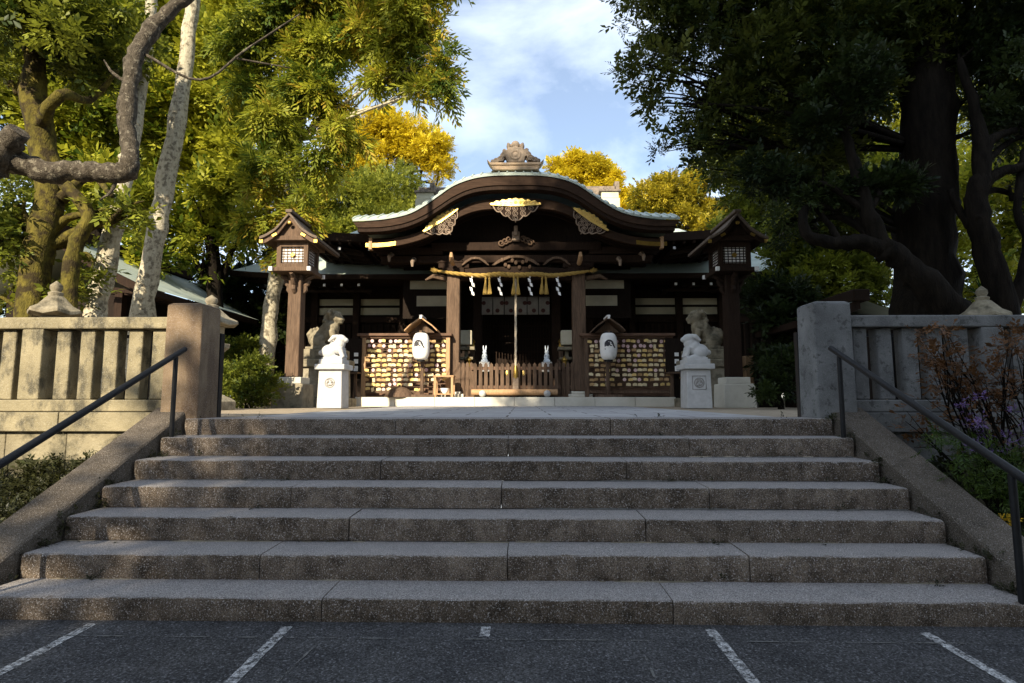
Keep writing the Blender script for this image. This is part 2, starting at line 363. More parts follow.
# painted lines on the asphalt, each a worn strip with ragged edges
def strip_line(x0, y0, x1, y1, wd, z, mt, name, label):
    m = MB(); n = 40; Lr = []; Rr = []
    d = Vector((x1 - x0, y1 - y0, 0)); k = Vector((-d.y, d.x, 0)).normalized()
    for i in range(n + 1):
        p = Vector((x0, y0, z)) + d * (i / n)
        Lr.append(p + k * wd * (.5 + rng.uniform(-.05, .05))); Rr.append(p - k * wd * (.5 + rng.uniform(-.05, .05)))
    m.grid([Lr, Rr]); o = m.build(name, mt); o['kind'] = 'structure'; return o
for x, ya in ((-2.13, 3.12), (-1.08, 3.10), (1.12, 3.10), (2.20, 3.08)):
    strip_line(x, ya, x * 1.0 + .01, .6, .055, .008, 'paint', 'painted_line', '')
strip_line(-.04, 3.12, -.04, 2.99, .05, .008, 'paint', 'painted_line', '')
strip_line(-3.2, 2.97, 3.2, 2.95, .012, .0082, 'wornseam', 'asphalt_seam', '')
strip_line(-.85, 2.9, -1.0, 1.2, .012, .0086, 'wornseam', 'asphalt_seam', '')
strip_line(.72, 2.9, .70, 1.2, .012, .0086, 'wornseam', 'asphalt_seam', '')

# ------------------------------------------------------------------ staircase
stairs = thing('stone_staircase', (0, D1, 0), 'wide worn granite staircase of seven steps rising from the asphalt to the terrace', 'staircase')
nrng = np.random.default_rng(5)
def step_block(mb, x0, x1, y0, y1, z0, z1, seed):
    q = np.random.default_rng(seed); n = max(2, int((x1 - x0) / .028)); rows = []
    a = q.normal(0, 1, n + 1); b = q.normal(0, 1, n + 1)
    ker = np.ones(5) / 5; asm = np.convolve(a, ker, 'same') * .0050 + a * .0016; bsm = np.convolve(b, ker, 'same') * .0030 + b * .0008
    dz, dy = q.uniform(-.004, .004), q.uniform(-.006, .006)
    for i in range(n + 1):
        x = x0 + (x1 - x0) * i / n; e = 1 if 0 < i < n else 2.2
        c = .009 * e + abs(asm[i]) * 1.6 + (.026 * q.random() if q.random() < .06 else 0)
        rows.append([(x, y0 + dy + .004, z0), (x, y0 + dy + asm[i] * .4, z0 + .03), (x, y0 + dy + asm[i] * .5, z1 + dz - c),
                     (x, y0 + dy + c * .22 + asm[i] * .6, z1 + dz - c * .4 + bsm[i] * .4), (x, y0 + dy + c * .9, z1 + dz - c * .04 + bsm[i] * .4),
                     (x, y0 + dy + .10, z1 + dz + bsm[i] * .25), (x, y1, z1 + dz), (x, y1, z0)])
    b0 = len(mb.v); mb.grid(rows); w8 = 8
    mb.f.append(tuple(b0 + j for j in range(w8))); mb.f.append(tuple(b0 + n * w8 + w8 - 1 - j for j in range(w8)))
joints_px = {1: (320, 672), 2: (258, 507, 748), 3: (348, 645), 4: (290, 501, 708), 5: (380, 626), 6: (508, 688), 7: (395, 610)}
for k in range(1, 8):
    Yk = D1 + (k - 1) * TR; zk = Z1 + (k - 1) * RS; mb = MB()
    dep = TR + .05 if k < 7 else .42
    d = (Yk * math.cos(PITCH) + (zk - CAM.z) * math.sin(PITCH))
    xs = [-2.86] + [(p - 522) * d / 570 + .15 for p in joints_px[k]] + [2.86]
    for i in range(len(xs) - 1):
        step_block(mb, xs[i] + .003, xs[i + 1] - .003, Yk, Yk + dep, (zk - (Z1 if k == 1 else RS)) + (.0 if k == 1 else .0025), zk, k * 10 + i)
    mb.build('step', 'step', stairs, smooth=True)
    if k < 7:
        mo = MB(); ra_, rb_, rc_ = [], [], []; hgt = 0      # ragged mortar in the back corner of the tread
        for i in range(190):
            x = -2.84 + 5.68 * i / 189; hgt = max(-.006, min(.007, hgt + rng.uniform(-.0035, .0033))); yy = Yk + TR - .009 + rng.uniform(-.003, .003)
            ra_.append((x, yy, zk - .012)); rb_.append((x, yy + .002, zk + hgt)); rc_.append((x, Yk + TR + .016, zk + hgt + .001))
        mo.grid([ra_, rb_, rc_]); mo.build('mortar_line', 'toro' if k < 3 else 'seam', stairs)
for sx in (-1, 1):
    mb = MB(); xa, xb = sx * 2.885, sx * 3.20
    sl = RS / TR; ya, yb = D1 - .25, D1 + 6 * TR + .16
    za, zb = Z1 + (ya - D1) * sl + .035, Z1 + (yb - D1) * sl + .035
    n = 30; top = []
    for i in range(n + 1):
        t = i / n; top.append((ya + (yb - ya) * t, za + (zb - za) * t))
    rows = []
    for y, z in top:
        j = rng.uniform(-.003, .003)
        rows.append([(xa, y, max(-.05, z - .34)), (xa, y, z - .012 + j), (xa + sx * .012, y, z + j), (xb - sx * .012, y, z + j * .5), (xb, y, z - .012 + j), (xb, y, max(-.05, z - .34))])
    b0 = len(mb.v); mb.grid(rows); mb.f.append(tuple(b0 + j for j in range(6))); mb.f.append(tuple(b0 + n * 6 + 5 - j for j in range(6)))
    mb.build('side_slab', 'stringer', stairs, smooth=True)
    mb = MB()                                   # rubble cheek below the slab, seen in the gap beside the step ends
    pts = [(ya, -.05), (yb, -.05), (yb, zb - .3), (ya + .6, za - .02)]
    mb.add([(sx * 2.90, y, z) for y, z in pts] + [(sx * 3.18, y, z) for y, z in pts], [(0, 1, 2, 3), (7, 6, 5, 4), (0, 4, 5, 1), (1, 5, 6, 2), (2, 6, 7, 3), (3, 7, 4, 0)])
    mb.build('cheek_wall', 'mossstone', stairs)
# ------------------------------------------------------------------ retaining walls, stone fences, pillars
FY = 5.20
def side(sx):
    nm = 'left' if sx < 0 else 'right'
    rw = thing('retaining_wall', (sx * 6, FY, 0), ('low sunlit stone retaining wall with mossy foot below the left fence' if sx < 0 else
               'low shaded stone retaining wall behind the rusty shrub and purple asters'), 'retaining wall')
    q = random.Random(11 + sx); rail_stone = 'fence' if sx < 0 else 'shadedgranite'
    def course(name, z0, z1, y0, dep, wmin, wmax, mt):
        mb = MB(); x = 2.93
        while x < 11:
            wd = q.uniform(wmin, wmax); j = q.uniform(-.008, .008)
            a, b = sx * x, sx * (x + wd - .006)
            mb.box(min(a, b), max(a, b), y0 + j, y0 + dep, z0, z1 - .003); x += wd
        mb.build(name, mt, rw, bevel=.008)
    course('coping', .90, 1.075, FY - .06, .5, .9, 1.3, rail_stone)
    course('stone_course', .64, .90, FY - .01, .4, .45, .62, 'wallstone' if sx < 0 else 'shadedgranite')
    course('stone_course', .32, .64, FY + .0, .4, .40, .60, 'mossstone')
    course('stone_course', -.02, .32, FY - .02, .4, .40, .60, 'mossstone')
    fe = thing('stone_fence', (sx * 6, FY + .1, 1.07), ('lichen-stained stone baluster fence beside the brownish left pillar' if sx < 0 else
               'grey shaded stone baluster fence beside the right pillar'), 'fence')
    mb = MB(); a, b = sx * 3.13, sx * 11
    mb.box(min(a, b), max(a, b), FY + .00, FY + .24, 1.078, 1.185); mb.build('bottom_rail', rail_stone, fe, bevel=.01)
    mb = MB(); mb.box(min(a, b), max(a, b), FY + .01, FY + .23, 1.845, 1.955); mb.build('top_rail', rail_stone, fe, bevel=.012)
    first = None; i = 0; x = 3.25
    while x < 10.9:
        big = (i % 6 == 5)
        wd = .20 if big else .135
        mb = MB(); j = q.uniform(-.006, .006)
        mb.box(sx * x - wd / 2, sx * x + wd / 2, FY + .06 - (.05 if big else 0) + j, FY + .19 + (.04 if big else 0) + j, 1.187, 1.843 if not big else 1.843, rot=(0, q.uniform(-.012, .012), 0))
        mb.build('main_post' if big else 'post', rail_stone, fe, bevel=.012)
        x += .262 if big or (i % 6 == 4) else .228; i += 1
    p = thing('stone_pillar', (sx * 2.88, 5.3, TZ), ('reddish brown square granite pillar at the left head of the stairs' if sx < 0 else
              'pale grey square granite pillar at the right head of the stairs'), 'pillar', 'pillars at the stair head')
    mb = MB(); mb.box(sx * 2.945 - .172, sx * 2.945 + .172, 5.12, 5.46, TZ - .04, 2.055, taper=.955); mb.build('shaft', 'pillar' if sx < 0 else 'shadedgranite', p, bevel=.012)
    mb = MB(); mb.box(sx * 2.945 - .162, sx * 2.945 + .162, 5.13, 5.45, 2.056, 2.075, taper=.8); mb.build('cap', 'pillar' if sx < 0 else 'shadedgranite', p, bevel=.004)
    # black iron gate folded back behind the pillar
    gt = thing('iron_gate', (sx * 2.84, 5.62, TZ), 'black iron gate leaf folded back behind the ' + ('left brownish' if sx < 0 else 'right grey') + ' pillar', 'gate', 'folded gate leaves')
    mb = MB(); mb.box(sx * 2.86 - .035, sx * 2.86 + .035, 5.56, 5.63, TZ - .01, 1.84); mb.build('post', 'iron', gt, bevel=.004)
    xa, xb = sorted((sx * 2.88, sx * 3.85))
    mb = MB(); mb.box(xa, xb, 5.60, 5.624, 1.12, 1.15); mb.box(xa, xb, 5.60, 5.624, 1.80, 1.83)
    for t in range(9): mb.box(xa + .08 + t * .1, xa + .096 + t * .1, 5.604, 5.62, 1.15, 1.80)
    mb.build('leaf_grille', 'iron', gt)
    # handrail
    h = thing('handrail', (sx * 2.80, D1, 0), 'black tubular iron handrail down the ' + ('left' if sx < 0 else 'right') + ' edge of the stairs', 'handrail', 'stair handrails')
    sl = RS / TR; X = sx * 2.80
    y0, z0 = D1 - .15, .73; y1, z1 = 4.92, .73 + (4.92 - D1 + .15) * sl
    mb = MB(); mb.tube([(X, y0 - .05, z0 - .02), (X, y0, z0), (X, y1, z1)], .024, 14); mb.build('rail', 'iron', h, smooth=True)
    for yy, zb in ((4.80, Z1 + 4 * RS), (D1 + .02, 0)):
        zt = z0 + (yy - y0) * sl - .022
        mb = MB(); mb.tube([(X, yy, zb), (X, yy, zt)], .019, 14); mb.lathe([(.034, 0), (.034, .008), (.024, .014)], (X, yy, zb), 14); mb.build('post', 'iron', h, smooth=True)
side(-1); side(1)
# ------------------------------------------------------------------ the shrine hall
hall = thing('shrine_hall', (0, 16, TZ), 'dark timber shrine hall with a curved cusped gable porch and green copper roofs', 'shrine')
# -- stone plinth and floor
mb = MB(); 
for i in range(8):
    x0 = -3.85 + i * .955; mb.box(x0 + .003, x0 + .952, 13.62, 14.9, TZ - .05, TZ + .21)
mb.build('porch_plinth', 'plinth', hall, bevel=.012)
mb = MB(); mb.box(-7.9, 7.9, 14.905, 21, TZ - .05, TZ + .19); mb.build('hall_plinth', 'komainu', hall, bevel=.01)
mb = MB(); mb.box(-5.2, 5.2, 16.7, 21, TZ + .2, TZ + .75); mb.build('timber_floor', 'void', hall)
for i in range(3):
    mb = MB(); mb.box(-1.5, 1.5, 15.8 + i * .3, 16.69, TZ + .195 + i * .185, TZ + .195 + (i + 1) * .185 - .004); mb.build('timber_step', 'wood', hall, bevel=.01)
# -- cusped porch gable: curves traced in the gable's own plane
GY = 13.4
def curve(pts):
    half = spline([(at(px, py, GY).x, at(px, py, GY).z) for px, py in pts], 6)
    half = [(min(p[0], -.0), p[1]) for p in half]; half[-1] = (0.0, half[-1][1])
    return half + [(-x, z) for x, z in reversed(half[:-1])]
K_TOP = [(353, 221), (368, 220.4), (388, 218.5), (408, 214), (423, 206.5), (439, 195.5), (454, 185.5), (472, 178.8), (491, 175.8), (515.6, 175)]
K_BOT = [(357, 231.5), (370, 231.5), (386, 230.5), (406, 226.5), (423, 219.5), (437, 211), (454, 200), (472, 192.5), (493, 189.5), (515.6, 189.2)]
H_TOP = [(362, 236), (374, 236), (390, 234.5), (408, 230.5), (425, 224), (440, 215), (456, 204.5), (474, 197), (494, 194), (515.6, 193.5)]
H_BOT = [(366, 244.5), (378, 244), (393, 242), (409, 238.5), (425, 233), (440, 224.5), (456, 213.5), (474, 206.5), (494, 204), (515.6, 203.5)]
kt, kb, ht, hb = curve(K_TOP), curve(K_BOT), curve(H_TOP), curve(H_BOT)
lift = lambda c, d: [(x, z + d) for x, z in c]
pr_ = hall
mb = MB(); mb.strip(lift(kt, -.02), lift(kb, .10), GY + .0, GY + .10); mb.build('eave_fascia', 'board', hall, bevel=.006)
mb = MB(); mb.strip(lift(kb, .097), kb, GY + .03, GY + .30); mb.build('eave_fascia', 'dwood', hall, bevel=.006)
mb = MB(); mb.strip(ht, hb, GY + .34, GY + .44); mb.build('barge_board', 'board', hall, bevel=.008)
mb = MB(); mb.strip(lift(ht, .0), lift(ht, -.04), GY + .445, 16.9)
mb.build('porch_soffit', 'dwood', hall)
mb = MB()                                       # curved rafters under the porch roof, one row
for i in range(9):
    y = GY + .75 + i * .33; mb.strip(lift(ht, -.045), lift(ht, -.13), y, y + .07)
mb.build('porch_rafters', 'dwood', hall)
roof = MB(); n = len(kt)                        # copper roof: rolled front edge, then back to the main roof
rows = [[(x, GY - .03, z - .015) for x, z in kt], [(x, GY - .04, z + .03) for x, z in kt], [(x * .995, GY + .06, z + .10) for x, z in kt],
        [(x * .985, GY + .34, z + .235) for x, z in kt], [(x * .98, GY + .75, z + .30) for x, z in kt], [(x * .98, 16.9, z + .36) for x, z in kt],
        [(x * .98, 16.9, z + .05) for x, z in kt], [(x, GY + .11, z - .012) for x, z in kt]]
roof.grid(rows); rf = roof.build('porch_roof', 'copper', hall, smooth=True)
mb = MB()                                       # standing seams across the curved roof
acc = 0; last = None
P3 = lambda r, i: Vector(rows[r][i])
for i in range(n):
    if last is not None: acc += (P3(0, i) - last).length
    last = P3(0, i)
    if acc > .17 or i == 0:
        acc = 0; mb.tube([P3(r, i) + Vector((0, 0, .012)) for r in range(1, 6)], .022, 6)
mb.build('roof_seam', 'copper', rf, smooth=True)
# -- gilded fittings and carved pendants
def scallop(pts_top, pts_bot, y0, y1): m_ = MB(); m_.strip(pts_top, pts_bot, y0, y1); return m_
def seg(c, xa, xb): return [(x, z) for x, z in c if xa <= x <= xb]
def curl(m_, c, r, y, s=1, turns=1.4, t0=0, th=.018):
    pts = []
    for k in range(22):
        t = k / 21; a = t0 + s * t * turns * 2 * PI; rr = r * (1 - .8 * t); pts.append((c[0] + rr * math.cos(a), y, c[1] + rr * math.sin(a)))
    m_.tube(pts, th, 5)
def pendant(cx, cz, wd, hgt, ang, mirror):
    """carved pendant: gilded crown piece over a pale pierced fan of scrolls"""
    ca, sa = math.cos(ang), math.sin(ang)
    tr = lambda u, v: (cx + u * ca - v * sa, cz + u * sa + v * ca)
    m_ = MB(); top = []; bot = []
    for k in range(25):
        u = -1 + k / 12; top.append(tr(u * wd * .5, hgt * .02)); e = max(0, 1 - abs(u)) ** .8
        bot.append(tr(u * wd * .5, -hgt * (e * .84 + abs(math.sin(k * PI / 4)) * .13 + .0)))
    m_.strip(top, bot, GY + .30, GY + .325); pd = m_.build('carved_pendant', 'dwood', hall)
    m_ = MB(); y = GY + .29; th = .011
    for lv, cnt in ((.16, 5), (.46, 3), (.72, 1)):
        for k in range(cnt):
            u = (k - (cnt - 1) / 2) / 5 * .86
            curl(m_, tr(u * wd, -hgt * lv * (1.0 if abs(u) < .3 else .8)), hgt * .19, y, 1 if u >= 0 else -1, 1.7, PI / 2 + ang, th)
    ed = [Vector((p[0], y, p[1])) for p in bot]; m_.tube(ed, th * 1.5, 5)
    m_.tube([Vector((*[tr(0, -hgt * .78)][0:1][0][:1], y, tr(0, -hgt * .78)[1])), Vector((tr(0, -hgt * 1.02)[0], y, tr(0, -hgt * 1.02)[1]))], [th * 2.4, th * .8], 6)
    m_.build('scrollwork', 'lace', pd, smooth=2)
    m_ = MB(); t2 = []; b2 = []
    for k in range(33):
        u = -1 + k / 16; e = (1 - abs(u)) ** .55
        t2.append(tr(u * wd * .56, hgt * (.10 + .34 * e + .05 * math.cos(k * PI / 2)))); b2.append(tr(u * wd * .56, hgt * (.06 - .10 * e)))
    m_.strip(t2, b2, GY + .255, GY + .285)
    for k in range(9):
        u = (k - 4) / 4.6; curl(m_, tr(u * wd * .5, hgt * .15), hgt * .085, GY + .25, 1 if u >= 0 else -1, 1.2, 0, .012)
    m_.build('gilt_crown', 'gold', pd, smooth=True)
p = at(515.6, 206, GY + .3); pendant(0, p.z, 1.12, .42, 0, 0)
a_, b_ = at(424, 232, GY + .3), at(457, 210, GY + .3)
ang = math.atan2(b_.z - a_.z, b_.x - a_.x); cx, cz = (a_.x + b_.x) / 2, (a_.z + b_.z) / 2
pendant(cx + .03, cz - .02, .92, .40, ang, 0); pendant(-cx - .03, cz - .02, .92, .40, -ang, 1)
for s_ in (-1, 1):                              # gilt shoes on the board ends
    tp = [(x, z - .085) for x, z in seg(hb if False else ht, -9, -2.9)]; tp = [(s_ * abs(x), z) for x, z in tp]
    bt = [(x, z - .10) for x, z in tp]
    m_ = MB(); m_.strip(tp, bt, GY + .325, GY + .338); m_.build('gilt_shoe', 'brass', hall)
    tip = at(367, 238, GY); m_ = MB(); m_.box(s_ * abs(tip.x) - .04, s_ * abs(tip.x) + .04, GY + .30, GY + .46, tip.z - .20, tip.z + .10); m_.build('board_end_cap', 'lwood', hall, bevel=.008)
# -- ridge ornament
zt = kt[len(kt) // 2][1]
orn = MB()
orn.strip([(-.70, zt + .42), (-.62, zt + .34), (0, zt + .33), (.62, zt + .34), (.70, zt + .42)], [(-.62, zt + .28), (-.58, zt + .27), (0, zt + .27), (.58, zt + .27), (.62, zt + .28)], GY + .02, GY + .30)
orn.strip([(-.60, zt + .268), (0, zt + .268), (.60, zt + .268)], [(-.55, zt + .16), (0, zt + .16), (.55, zt + .16)], GY + .05, GY + .28)
ob_ = orn.build('ridge_base', 'tan', hall, bevel=.012)
orn = MB(); k0 = zt + .345
orn.prism([(-.22, k0), (-.24, k0 + .2), (-.19, k0 + .38), (.19, k0 + .38), (.24, k0 + .2), (.22, k0)], GY + .03, GY + .26)
tor = [(0 + .11 * math.cos(a), GY + .02, k0 + .18 + .11 * math.sin(a)) for a in [2 * PI * i / 20 for i in range(21)]]; orn.tube(tor, .025, 6)
orn.blob((0, GY + .03, k0 + .18), (.06, .03, .06))
orn.blob((0, GY + .13, k0 + .47), (.11, .10, .11)); orn.blob((-.17, GY + .13, k0 + .44), (.055, .07, .09)); orn.blob((.17, GY + .13, k0 + .44), (.055, .07, .09))
orn.tube([(-.17, GY + .13, k0 + .48), (-.19, GY + .13, k0 + .54)], [.045, .02], 6); orn.tube([(.17, GY + .13, k0 + .48), (.19, GY + .13, k0 + .54)], [.045, .02], 6)
for s_ in (-1, 1):
    for dx, dz, r in ((.30, .20, .085), (.36, .10, .10), (.47, .06, .085), (.56, .03, .06), (.27, .30, .06)):
        orn.blob((s_ * dx, GY + .13, k0 + dz), (r, .08, r)); curl(orn, (s_ * dx, k0 + dz), r * .9, GY + .04, s_, 1.3, 0, .018)
orn.build('ridge_ornament', 'tile', hall, smooth=2, remesh=.016)
mb = MB(); mb.box(-.28, .28, GY + .31, 17.6, zt + .10, zt + .40); mb.tube([(0, GY + .31, zt + .43), (0, 17.6, zt + .43)], .10, 10); mb.build('porch_ridge', 'tile', hall)
# -- main roof behind: front skirt, side skirts, ridge with white ends
EX, EY, EZ, RX, RY, RZ = 5.8, 15.0, 5.58, 3.35, 19.3, 7.95
def eave_lift(u): return .14 * abs(u) ** 5
def rp_(u, s_, off=0):
    xe = EX * u; xr = RX * u; q = s_ ** 1.75
    return Vector((xe + (xr - xe) * s_, EY + (RY - EY) * s_, EZ + eave_lift(u) * (1 - s_) ** 2 + (RZ - EZ) * q + off))
us = [i / 24 * 2 - 1 for i in range(25)]; ss = [i / 12 for i in range(13)]
mb = MB(); mb.grid([[rp_(u, s_) for u in us] for s_ in ss])
for sx in (-1, 1):                              # side slopes fall from the ridge end to the side eave
    mb.grid([[Vector((sx * (EX + (RX - EX) * s_), rp_(1, s_).y + (23.6 - 2 * (rp_(1, s_).y - EY) - EY) * t, EZ + eave_lift(1 if t < .001 else (1 - 2 * t)) * (1 - s_) ** 2 + (RZ - EZ) * s_ ** 1.75)) for t in [i / 10 for i in range(11)]] for s_ in ss])
mr = mb.build('main_roof', 'copperdull', hall, smooth=True)
mb = MB(); edge = [rp_(u, 0) for u in us]
mb.grid([[p + Vector((0, -.02, .03)) for p in edge], [p + Vector((0, -.02, -.20)) for p in edge], [p + Vector((0, .22, -.22)) for p in edge], [p + Vector((0, .22, -.02)) for p in edge]])
for sx in (-1, 1):
    e2 = [Vector((sx * EX, EY + 8.6 * t, EZ + eave_lift(1 - 2 * t))) for t in [i / 14 for i in range(15)]]
    mb.grid([[p + Vector((sx * .02, 0, .03)) for p in e2], [p + Vector((sx * .02, 0, -.20)) for p in e2], [p + Vector((-sx * .22, 0, -.22)) for p in e2], [p + Vector((-sx * .22, 0, -.02)) for p in e2]])
mb.build('eave_edge', 'dwood', mr)
mb = MB()                                       # soffit boarding under the main eaves
mb.grid([[Vector((EX * u * .985, EY + .1, EZ - .20 + eave_lift(u))) for u in us], [Vector((EX * u * .8, EY + 2.4, EZ - .35)) for u in us], [Vector((EX * u * .8, EY + 7, EZ - .35)) for u in us]])
for sx in (-1, 1):
    mb.grid([[Vector((sx * EX * .985, EY + .1 + 8.4 * t, EZ - .20 + eave_lift(1 - 2 * t))) for t in [i / 10 for i in range(11)]], [Vector((sx * EX * .72, EY + .1 + 8.4 * t, EZ - .40)) for t in [i / 10 for i in range(11)]]])
mb.build('soffit', 'dwood', hall)
mb = MB(); mt_ = MB()                           # rafters with white-painted tips
for i in range(42):
    x = -5.6 + i * 11.2 / 41; zl = EZ - .24 + eave_lift(x / EX)
    mb.bar((x, EY + .02, zl), (x * .96, EY + 2.4, EZ - .40), .07, .08)
    if i % 3 == 0 and abs(x) > 3.4: mt_.box(x - .032, x + .032, EY - .005, EY + .016, zl - .19, zl - .12); mb.bar((x, EY + .02, zl - .155), (x, EY + 1.5, zl - .2), .07, .08)
for sx in (-1, 1):
    for i in range(18):
        y = EY + .35 + i * .46; zl = EZ - .26 + eave_lift(1 - 2 * (y - EY) / 8.6)
        mb.bar((sx * 5.72, y, zl), (sx * 4.2, y, EZ - .45), .07, .08)
mb.build('rafter_row', 'dwood', hall); mt_.build('rafter_tips', 'whitetip', hall)
rd = MB(); rd.box(-3.36, 3.36, RY - .22, RY + .22, RZ - .10, RZ + .42)
rd.tube([(-3.45, RY, RZ + .48), (3.45, RY, RZ + .48)], .13, 10); rdo = rd.build('main_ridge', 'tile', hall)
for sx in (-1, 1):
    for k, (w_, z0, z1) in enumerate(((.66, RZ - .30, RZ + .02), (.58, RZ + .022, RZ + .24))):
        m_ = MB(); m_.box(sx * 3.15 - w_ / 2, sx * 3.15 + w_ / 2, RY - .5, RY - .23, z0, z1); m_.build('ridge_end', 'plaster', hall, bevel=.01)
    m_ = MB(); m_.box(sx * 3.15 - .36, sx * 3.15 + .36, RY - .56, RY - .16, RZ + .242, RZ + .31); m_.box(sx * 3.15 - .2, sx * 3.15 + .2, RY - .5, RY - .2, RZ + .312, RZ + .43); m_.box(sx * 3.15 + .16, sx * 3.15 + .32, RY - .5, RY - .2, RZ + .312, RZ + .60); m_.build('ridge_end_tile', 'tile', hall, bevel=.01)
# -- wing roof: lower and wider, hipped
WX, WY, WZ = 8.25, 16.0, 4.72
mb = MB()
def wr(u, s_):
    xe = WX * u; xr = 5.6 * u
    return Vector((xe + (xr - xe) * s_, WY + 3.4 * s_, WZ + .14 * abs(u) ** 6 * (1 - s_) ** 2 + 2.35 * s_ ** 1.02))
mb.grid([[wr(u, s_) for u in us] for s_ in ss])
for sx in (-1, 1):
    mb.grid([[Vector((sx * (WX + (5.6 - WX) * s_), wr(1, s_).y + (6.8 - 6.8 * s_) * t, wr(1, s_).z)) for t in (0, .5, 1)] for s_ in ss])
wro = mb.build('wing_roof', 'copper', hall, smooth=True)
mb = MB(); edge = [wr(u, 0) for u in us]
mb.grid([[p + Vector((0, -.02, .02)) for p in edge], [p + Vector((0, -.02, -.12)) for p in edge], [p + Vector((0, .2, -.13)) for p in edge], [p + Vector((0, .2, 0)) for p in edge]])
for sx in (-1, 1):
    e2 = [Vector((sx * WX, WY + 6.8 * t, WZ + .14)) for t in (0, .25, .5, .75, 1)]
    mb.grid([[p + Vector((sx * .02, 0, .02)) for p in e2], [p + Vector((sx * .02, 0, -.12)) for p in e2], [p + Vector((-sx * .2, 0, -.13)) for p in e2]])
mb.grid([[Vector((WX * u * .98, WY + .15, WZ - .10)) for u in us], [Vector((WX * u * .9, WY + 1.6, WZ - .02)) for u in us], [Vector((WX * u * .9, WY + 6.6, WZ - .02)) for u in us]])
mb.build('wing_eave', 'dwood', wro)
mb = MB()
for sx in (-1, 1):
    for i in range(6): x = sx * (4.55 + i * .5); mb.box(x - .035, x + .035, WY + .1, WY + .118, WZ - .30, WZ - .23)
mb.build('rafter_tips', 'whitetip', hall)
for sx in (-1, 1):
    mb = MB(); mb.box(min(sx * 4.3, sx * 7.2), max(sx * 4.3, sx * 7.2), WY + .6, WY + .7, WZ - .38, WZ - .311)
    for i in range(6): x = sx * (4.55 + i * .5); mb.box(x - .04, x + .04, WY + .12, WY + 1.5, WZ - .31, WZ - .22)
    mb.build('rafter_row', 'dwood', hall)
# -- walls of hall and wings
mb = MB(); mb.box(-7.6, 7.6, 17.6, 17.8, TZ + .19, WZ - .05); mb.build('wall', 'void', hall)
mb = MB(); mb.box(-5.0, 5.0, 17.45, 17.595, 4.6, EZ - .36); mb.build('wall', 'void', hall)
def panel(x0, x1, z0, z1, y): m_ = MB(); m_.box(x0, x1, y, y + .02, z0, z1); m_.build('plaster_panel', 'plaster', hall)
for sx in (-1, 1):
    for x0, x1 in ((2.35, 3.45), (3.65, 4.9), (5.1, 6.2)):
        a, b = sorted((sx * x0, sx * x1)); panel(a, b, 3.80, 4.02, 17.575); panel(a, b, 4.10, 4.30, 17.575)
    a, b = sorted((sx * 1.98, sx * 3.1)); panel(a, b, 4.36, 4.78, 16.3 - .022)
    mb = MB(); mb.box(min(sx * 1.9, sx * 3.3), max(sx * 1.9, sx * 3.3), 16.3, 16.4, 3.5, 5.3); mb.build('side_panel', 'void', hall)
    a, b = sorted((sx * 1.98, sx * 2.9)); panel(a, b, 3.86, 4.16, 16.3 - .022)
    for x in (2.25, 3.55, 5.0, 6.3, 7.55):
        m_ = MB(); m_.box(sx * x - .1, sx * x + .1, 17.42, 17.6, TZ + .2, WZ - .06); m_.build('wall_post', 'dwood', hall, bevel=.006)
    m_ = MB(); m_.box(min(sx * 2.2, sx * 7.6), max(sx * 2.2, sx * 7.6), 17.5, 17.585, 3.55, 3.72); m_.build('tie_beam', 'dwood', hall)
    m_ = MB(); m_.box(min(sx * 2.2, sx * 7.6), max(sx * 2.2, sx * 7.6), 17.5, 17.585, 2.2, 2.32); m_.build('tie_beam', 'dwood', hall)
    m_ = MB()
    for i in range(26):
        x = sx * (2.4 + i * .2); m_.box(x - .025, x + .025, 17.55, 17.59, 2.33, 3.5)
    m_.build('lattice_screen', 'dwood', hall)
    x = sx * 1.15; m_ = MB(); m_.box(x - .13, x + .13, 16.6, 16.86, TZ + .76, 5.3); m_.build('hall_post', 'dwood', hall, bevel=.008)
m_ = MB()
for i in range(23): m_.box(-1.0 + i * .09, -.978 + i * .09, 17.3, 17.32, TZ + .8, 3.6)
for z in (2.2, 2.6, 3.0, 3.4): m_.box(-1.01, 1.01, 17.322, 17.335, z, z + .03)
m_.build('lattice_door', 'dwood', hall)
# -- porch columns, beams and brackets
CY = 14.6
colx = [(at(444.8, 300, CY).x + at(460, 300, CY).x) / 2, (at(570, 300, CY).x + at(584, 300, CY).x) / 2]
cxx = (colx[1] - colx[0]) / 2
for sx in (-1, 1):
    x = sx * cxx
    m_ = MB(); m_.box(x - .17, x + .17, CY - .17, CY + .17, TZ + .36, 4.42); m_.build('porch_column', 'wood', hall, bevel=.03)
    m_ = MB(); m_.box(x - .30, x + .30, CY - .30, CY + .30, TZ + .212, TZ + .29); m_.box(x - .23, x + .23, CY - .23, CY + .23, TZ + .292, TZ + .358); m_.build('column_base', 'plinth', hall, bevel=.015)
    m_ = MB(); m_.box(x - .28, x + .28, CY - .2, CY + .2, 4.422, 4.56); m_.box(x - .40, x + .40, CY - .12, CY + .12, 4.562, 4.70); m_.build('bracket', 'dwood', hall, bevel=.02)
    m_ = MB(); m_.tube([(x, CY - .25, 4.64), (x, CY - .52, 4.66), (x, CY - .64, 4.74), (x, CY - .64, 4.84)], [.06, .065, .055, .03], 8); m_.build('carved_nose', 'lwood', hall, smooth=True)
    m_ = MB(); m_.tube([(x + sx * .2, CY - .02, 4.30), (x + sx * .55, CY - .05, 4.36), (x + sx * .74, CY - .05, 4.26)], [.08, .06, .025], 8); m_.build('beam_nose', 'wood', hall, smooth=True)
    m_ = MB(); m_.bar((x, CY + .15, 4.5), (x * 1.0, 16.7, 4.75), .22, .30); m_.build('connecting_beam', 'dwood', hall, bevel=.02)
